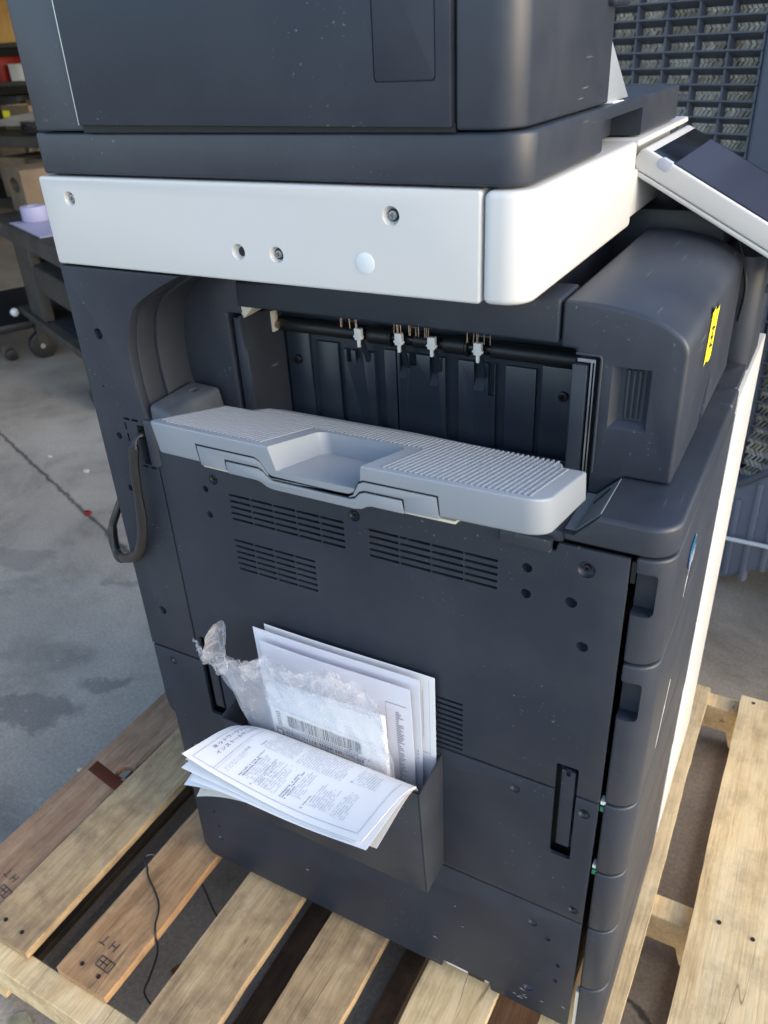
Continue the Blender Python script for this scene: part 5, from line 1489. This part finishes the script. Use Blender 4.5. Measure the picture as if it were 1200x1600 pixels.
b = B(); box(b, -0.13, 0.13, -0.1, 0.1, 0, 0.19); c = B(); prism(c, [(0.075 * math.cos(t) , 0.12 + 0.032 * math.sin(t)) for t in [2 * math.pi * i / 20 for i in range(20)]], 'y', -0.2, -0.05)
loose('cardboard_box', 'tan cardboard box with an oval hand hole on the cart top', 'box', b, M['card'], CT, 0.06, 0.22, 0.6805, cutters=[c], bevel=0.004)
b = B(); bmesh.ops.create_icosphere(b, subdivisions=3, radius=0.1)
for v in b.verts:
    v.co = Vector((v.co.x * 1.1, v.co.y * 0.7, max(-0.06, v.co.z * 0.8))) * (1 + 0.25 * mnoise.noise(v.co * 22)); v.co.z += 0.06
loose('rag_bundle', 'crumpled white rag bundle on the middle shelf of the cart', 'rag', b, M['cloth'], CT, 0.32, -0.02, 0.5205) if False else b.free()
# second wheeled base standing to the left of the cart
DL = thing('floor_dolly', 'low black wheeled dolly on the floor left of the utility cart', 'dolly', (-3.0, 2.0, 0), math.radians(-25))
lbox('deck', -0.45, 0.30, -0.1, 0.40, 0.15, 0.19, M['rubber'], DL, 0.01)
lbox('side_bar', -0.45, 0.42, -0.13, -0.09, 0.10, 0.14, M['cart'], DL, 0.006)
for u in (-0.4, 0.24):
    b = B(); cyl(b, (-0.02, 0.03), 'x', 0.03, u - 0.015, u + 0.015, 20)
    part('caster_wheel', b, M['rubber'], DL, local=True, bevel=0.006)
# workbench behind the cart
WB = thing('work_bench', 'dark steel work bench behind the utility cart with boxes on its shelf', 'bench', (-3.6, 3.0, 0), math.radians(-8))
lbox('bench_top', -1.2, 1.1, -0.05, 0.7, 0.845, 0.905, M['cart'], WB, 0.008)
lbox('lower_shelf', -1.2, 1.1, 0.0, 0.68, 0.50, 0.53, M['rubber'], WB, 0.006)
for (u, d) in ((-1.15, 0.02), (1.05, 0.02), (-1.15, 0.62), (1.05, 0.62)):
    lbox('leg', u, u + 0.05, d, d + 0.05, 0.0, 0.844, M['cart'], WB, 0.004)
b = B(); nu, nw = 24, 10
gq = [[b.verts.new((-0.6 + 1.2 * i / nu, 0.02 + 0.5 * j / nw, 0.02 + 0.035 * (1 + mnoise.noise(Vector((i * 0.35, j * 0.5, 3)))) + 0.06 * (j / nw))) for j in range(nw + 1)] for i in range(nu + 1)]
for i in range(nu):
    for j in range(nw):
        b.faces.new((gq[i][j], gq[i + 1][j], gq[i + 1][j + 1], gq[i][j + 1]))
bmesh.ops.solidify(b, geom=b.faces[:], thickness=0.012)
loose('dust_sheet', 'crumpled white cloth spread on top of the work bench', 'cloth', b, M['cloth'], WB, 0.0, 0.0, 0.900, smooth=60)
for k, (u, w, lb) in enumerate(((-0.40, 0.30, 'lighter brown cardboard box left of the dark one on the bench shelf'), (-0.02, 0.36, 'dark brown cardboard box right of the lighter brown one on the bench shelf')  )):
    b = B(); box(b, -w / 2, w / 2, -0.15, 0.15, 0, 0.24)
    loose('cardboard_box', lb, 'box', b, M['carddark'] if k else M['card'], WB, u, 0.2, 0.5305, 'boxes on the bench shelf', bevel=0.004)
# shelving further back
SH = thing('storage_rack', 'tall dark storage rack full of boxes at the back of the workshop', 'shelf', (-5.62, 4.3, 0), 0.0)
for z in (0.35, 0.90, 1.16, 1.42, 1.95):
    lbox('rack_shelf', -1.2, 1.2, 0, 0.5, z - 0.03, z, M['cart'], SH, 0.004)
for u in (-1.2, -0.02, 1.16):
    for d in (0.0, 0.46):
        lbox('rack_post', u, u + 0.04, d, d + 0.04, 0, 2.2, M['cart'], SH, 0.003)
def rackbox(name, label, cat, u, z, w, h, mat, d=0.12, yellow=False):
    b = B(); box(b, -w / 2, w / 2, -0.1, 0.25, 0, h)
    o = loose(name, label, cat, b, mat, SH, u, d, z + 0.0005, bevel=0.006)
    return o
rackbox('cardboard_box', 'large bright orange tan cardboard box on the rack top', 'box', 0.28, 1.42, 0.50, 0.34, M['orangebox'], 0.12)
rackbox('red_crate', 'dark red plastic crate on the second highest rack shelf', 'crate', 0.10, 1.16, 0.34, 0.17, M['red'])
rackbox('tool_case', 'black equipment case on the rack shelf below the red crate', 'case', 0.15, 0.90, 0.42, 0.16, M['rubber'])
rackbox('parts_bin', 'grey white parts bin beside the red crate on the rack', 'bin', 0.44, 1.16, 0.20, 0.12, M['cloth'])
rackbox('small_carton', 'pale small carton beside the black equipment case on the rack', 'box', 0.50, 0.90, 0.12, 0.13, M['card'])
o = rackbox('cardboard_box', 'tan cardboard box standing on the lowest shelf of the rack', 'box', 0.20, 0.35, 0.5, 0.38, M['card'])
def coil(name, label, frame, u, d, z, r0, mat, seed):
    rr = random.Random(seed); pts = []
    for i in range(90):
        t = i / 89 * 2 * math.pi * 4
        pts.append((r0 * (1 + 0.25 * math.sin(i * 1.7)) * math.cos(t), 0.75 * r0 * math.sin(t) + rr.uniform(-0.006, 0.006), 0.012 + 0.06 * i / 89 + rr.uniform(-0.004, 0.004)))
    b = B(); tube(b, pts, 0.007, 7)
    loose(name, label, 'cable', b, mat, frame, u, d, z)
coil('cable_coil', 'tangled coil of black cable on the bench top in front of the white cloth', WB, -0.02, 0.03, 0.9055, 0.08, M['rubber'], 6)
b = B(); box(b, -0.16, 0.16, -0.1, 0.1, 0, 0.14); c = B(); box(c, -0.155, 0.155, -0.095, 0.095, 0.01, 0.2)
open_box = loose('open_carton', 'open tan carton with a yellow label behind the white cloth on the bench', 'box', b, M['card'], WB, -0.62, 0.40, 0.9055, cutters=[c])
b = B(); box(b, -0.15, -0.07, -0.1015, -0.1003, 0.05, 0.11)
o = to_mesh('box_label', b, M['yellow']); o.parent = open_box
# building shell of the workshop: roof, rear and far side wall
WS = thing('workshop_building', 'dim open fronted workshop building behind the carts and rack', 'building', (-5.0, 3.0, 0))
b = B(); box(b, -9.0, -1.15, 5.2, 5.35, 0, 4.0)
part('rear_wall', b, M['shell'], WS)
b = B(); box(b, -9.0, -8.85, -3.0, 5.2, 0, 4.0)
part('side_wall', b, M['shell'], WS)
b = B(); box(b, -9.1, -1.1, 0.95, 5.4, 2.25, 3.2)  # unseen slab, set low and deep to shade the workshop corner
part('shade_roof', b, M['shell'], WS)
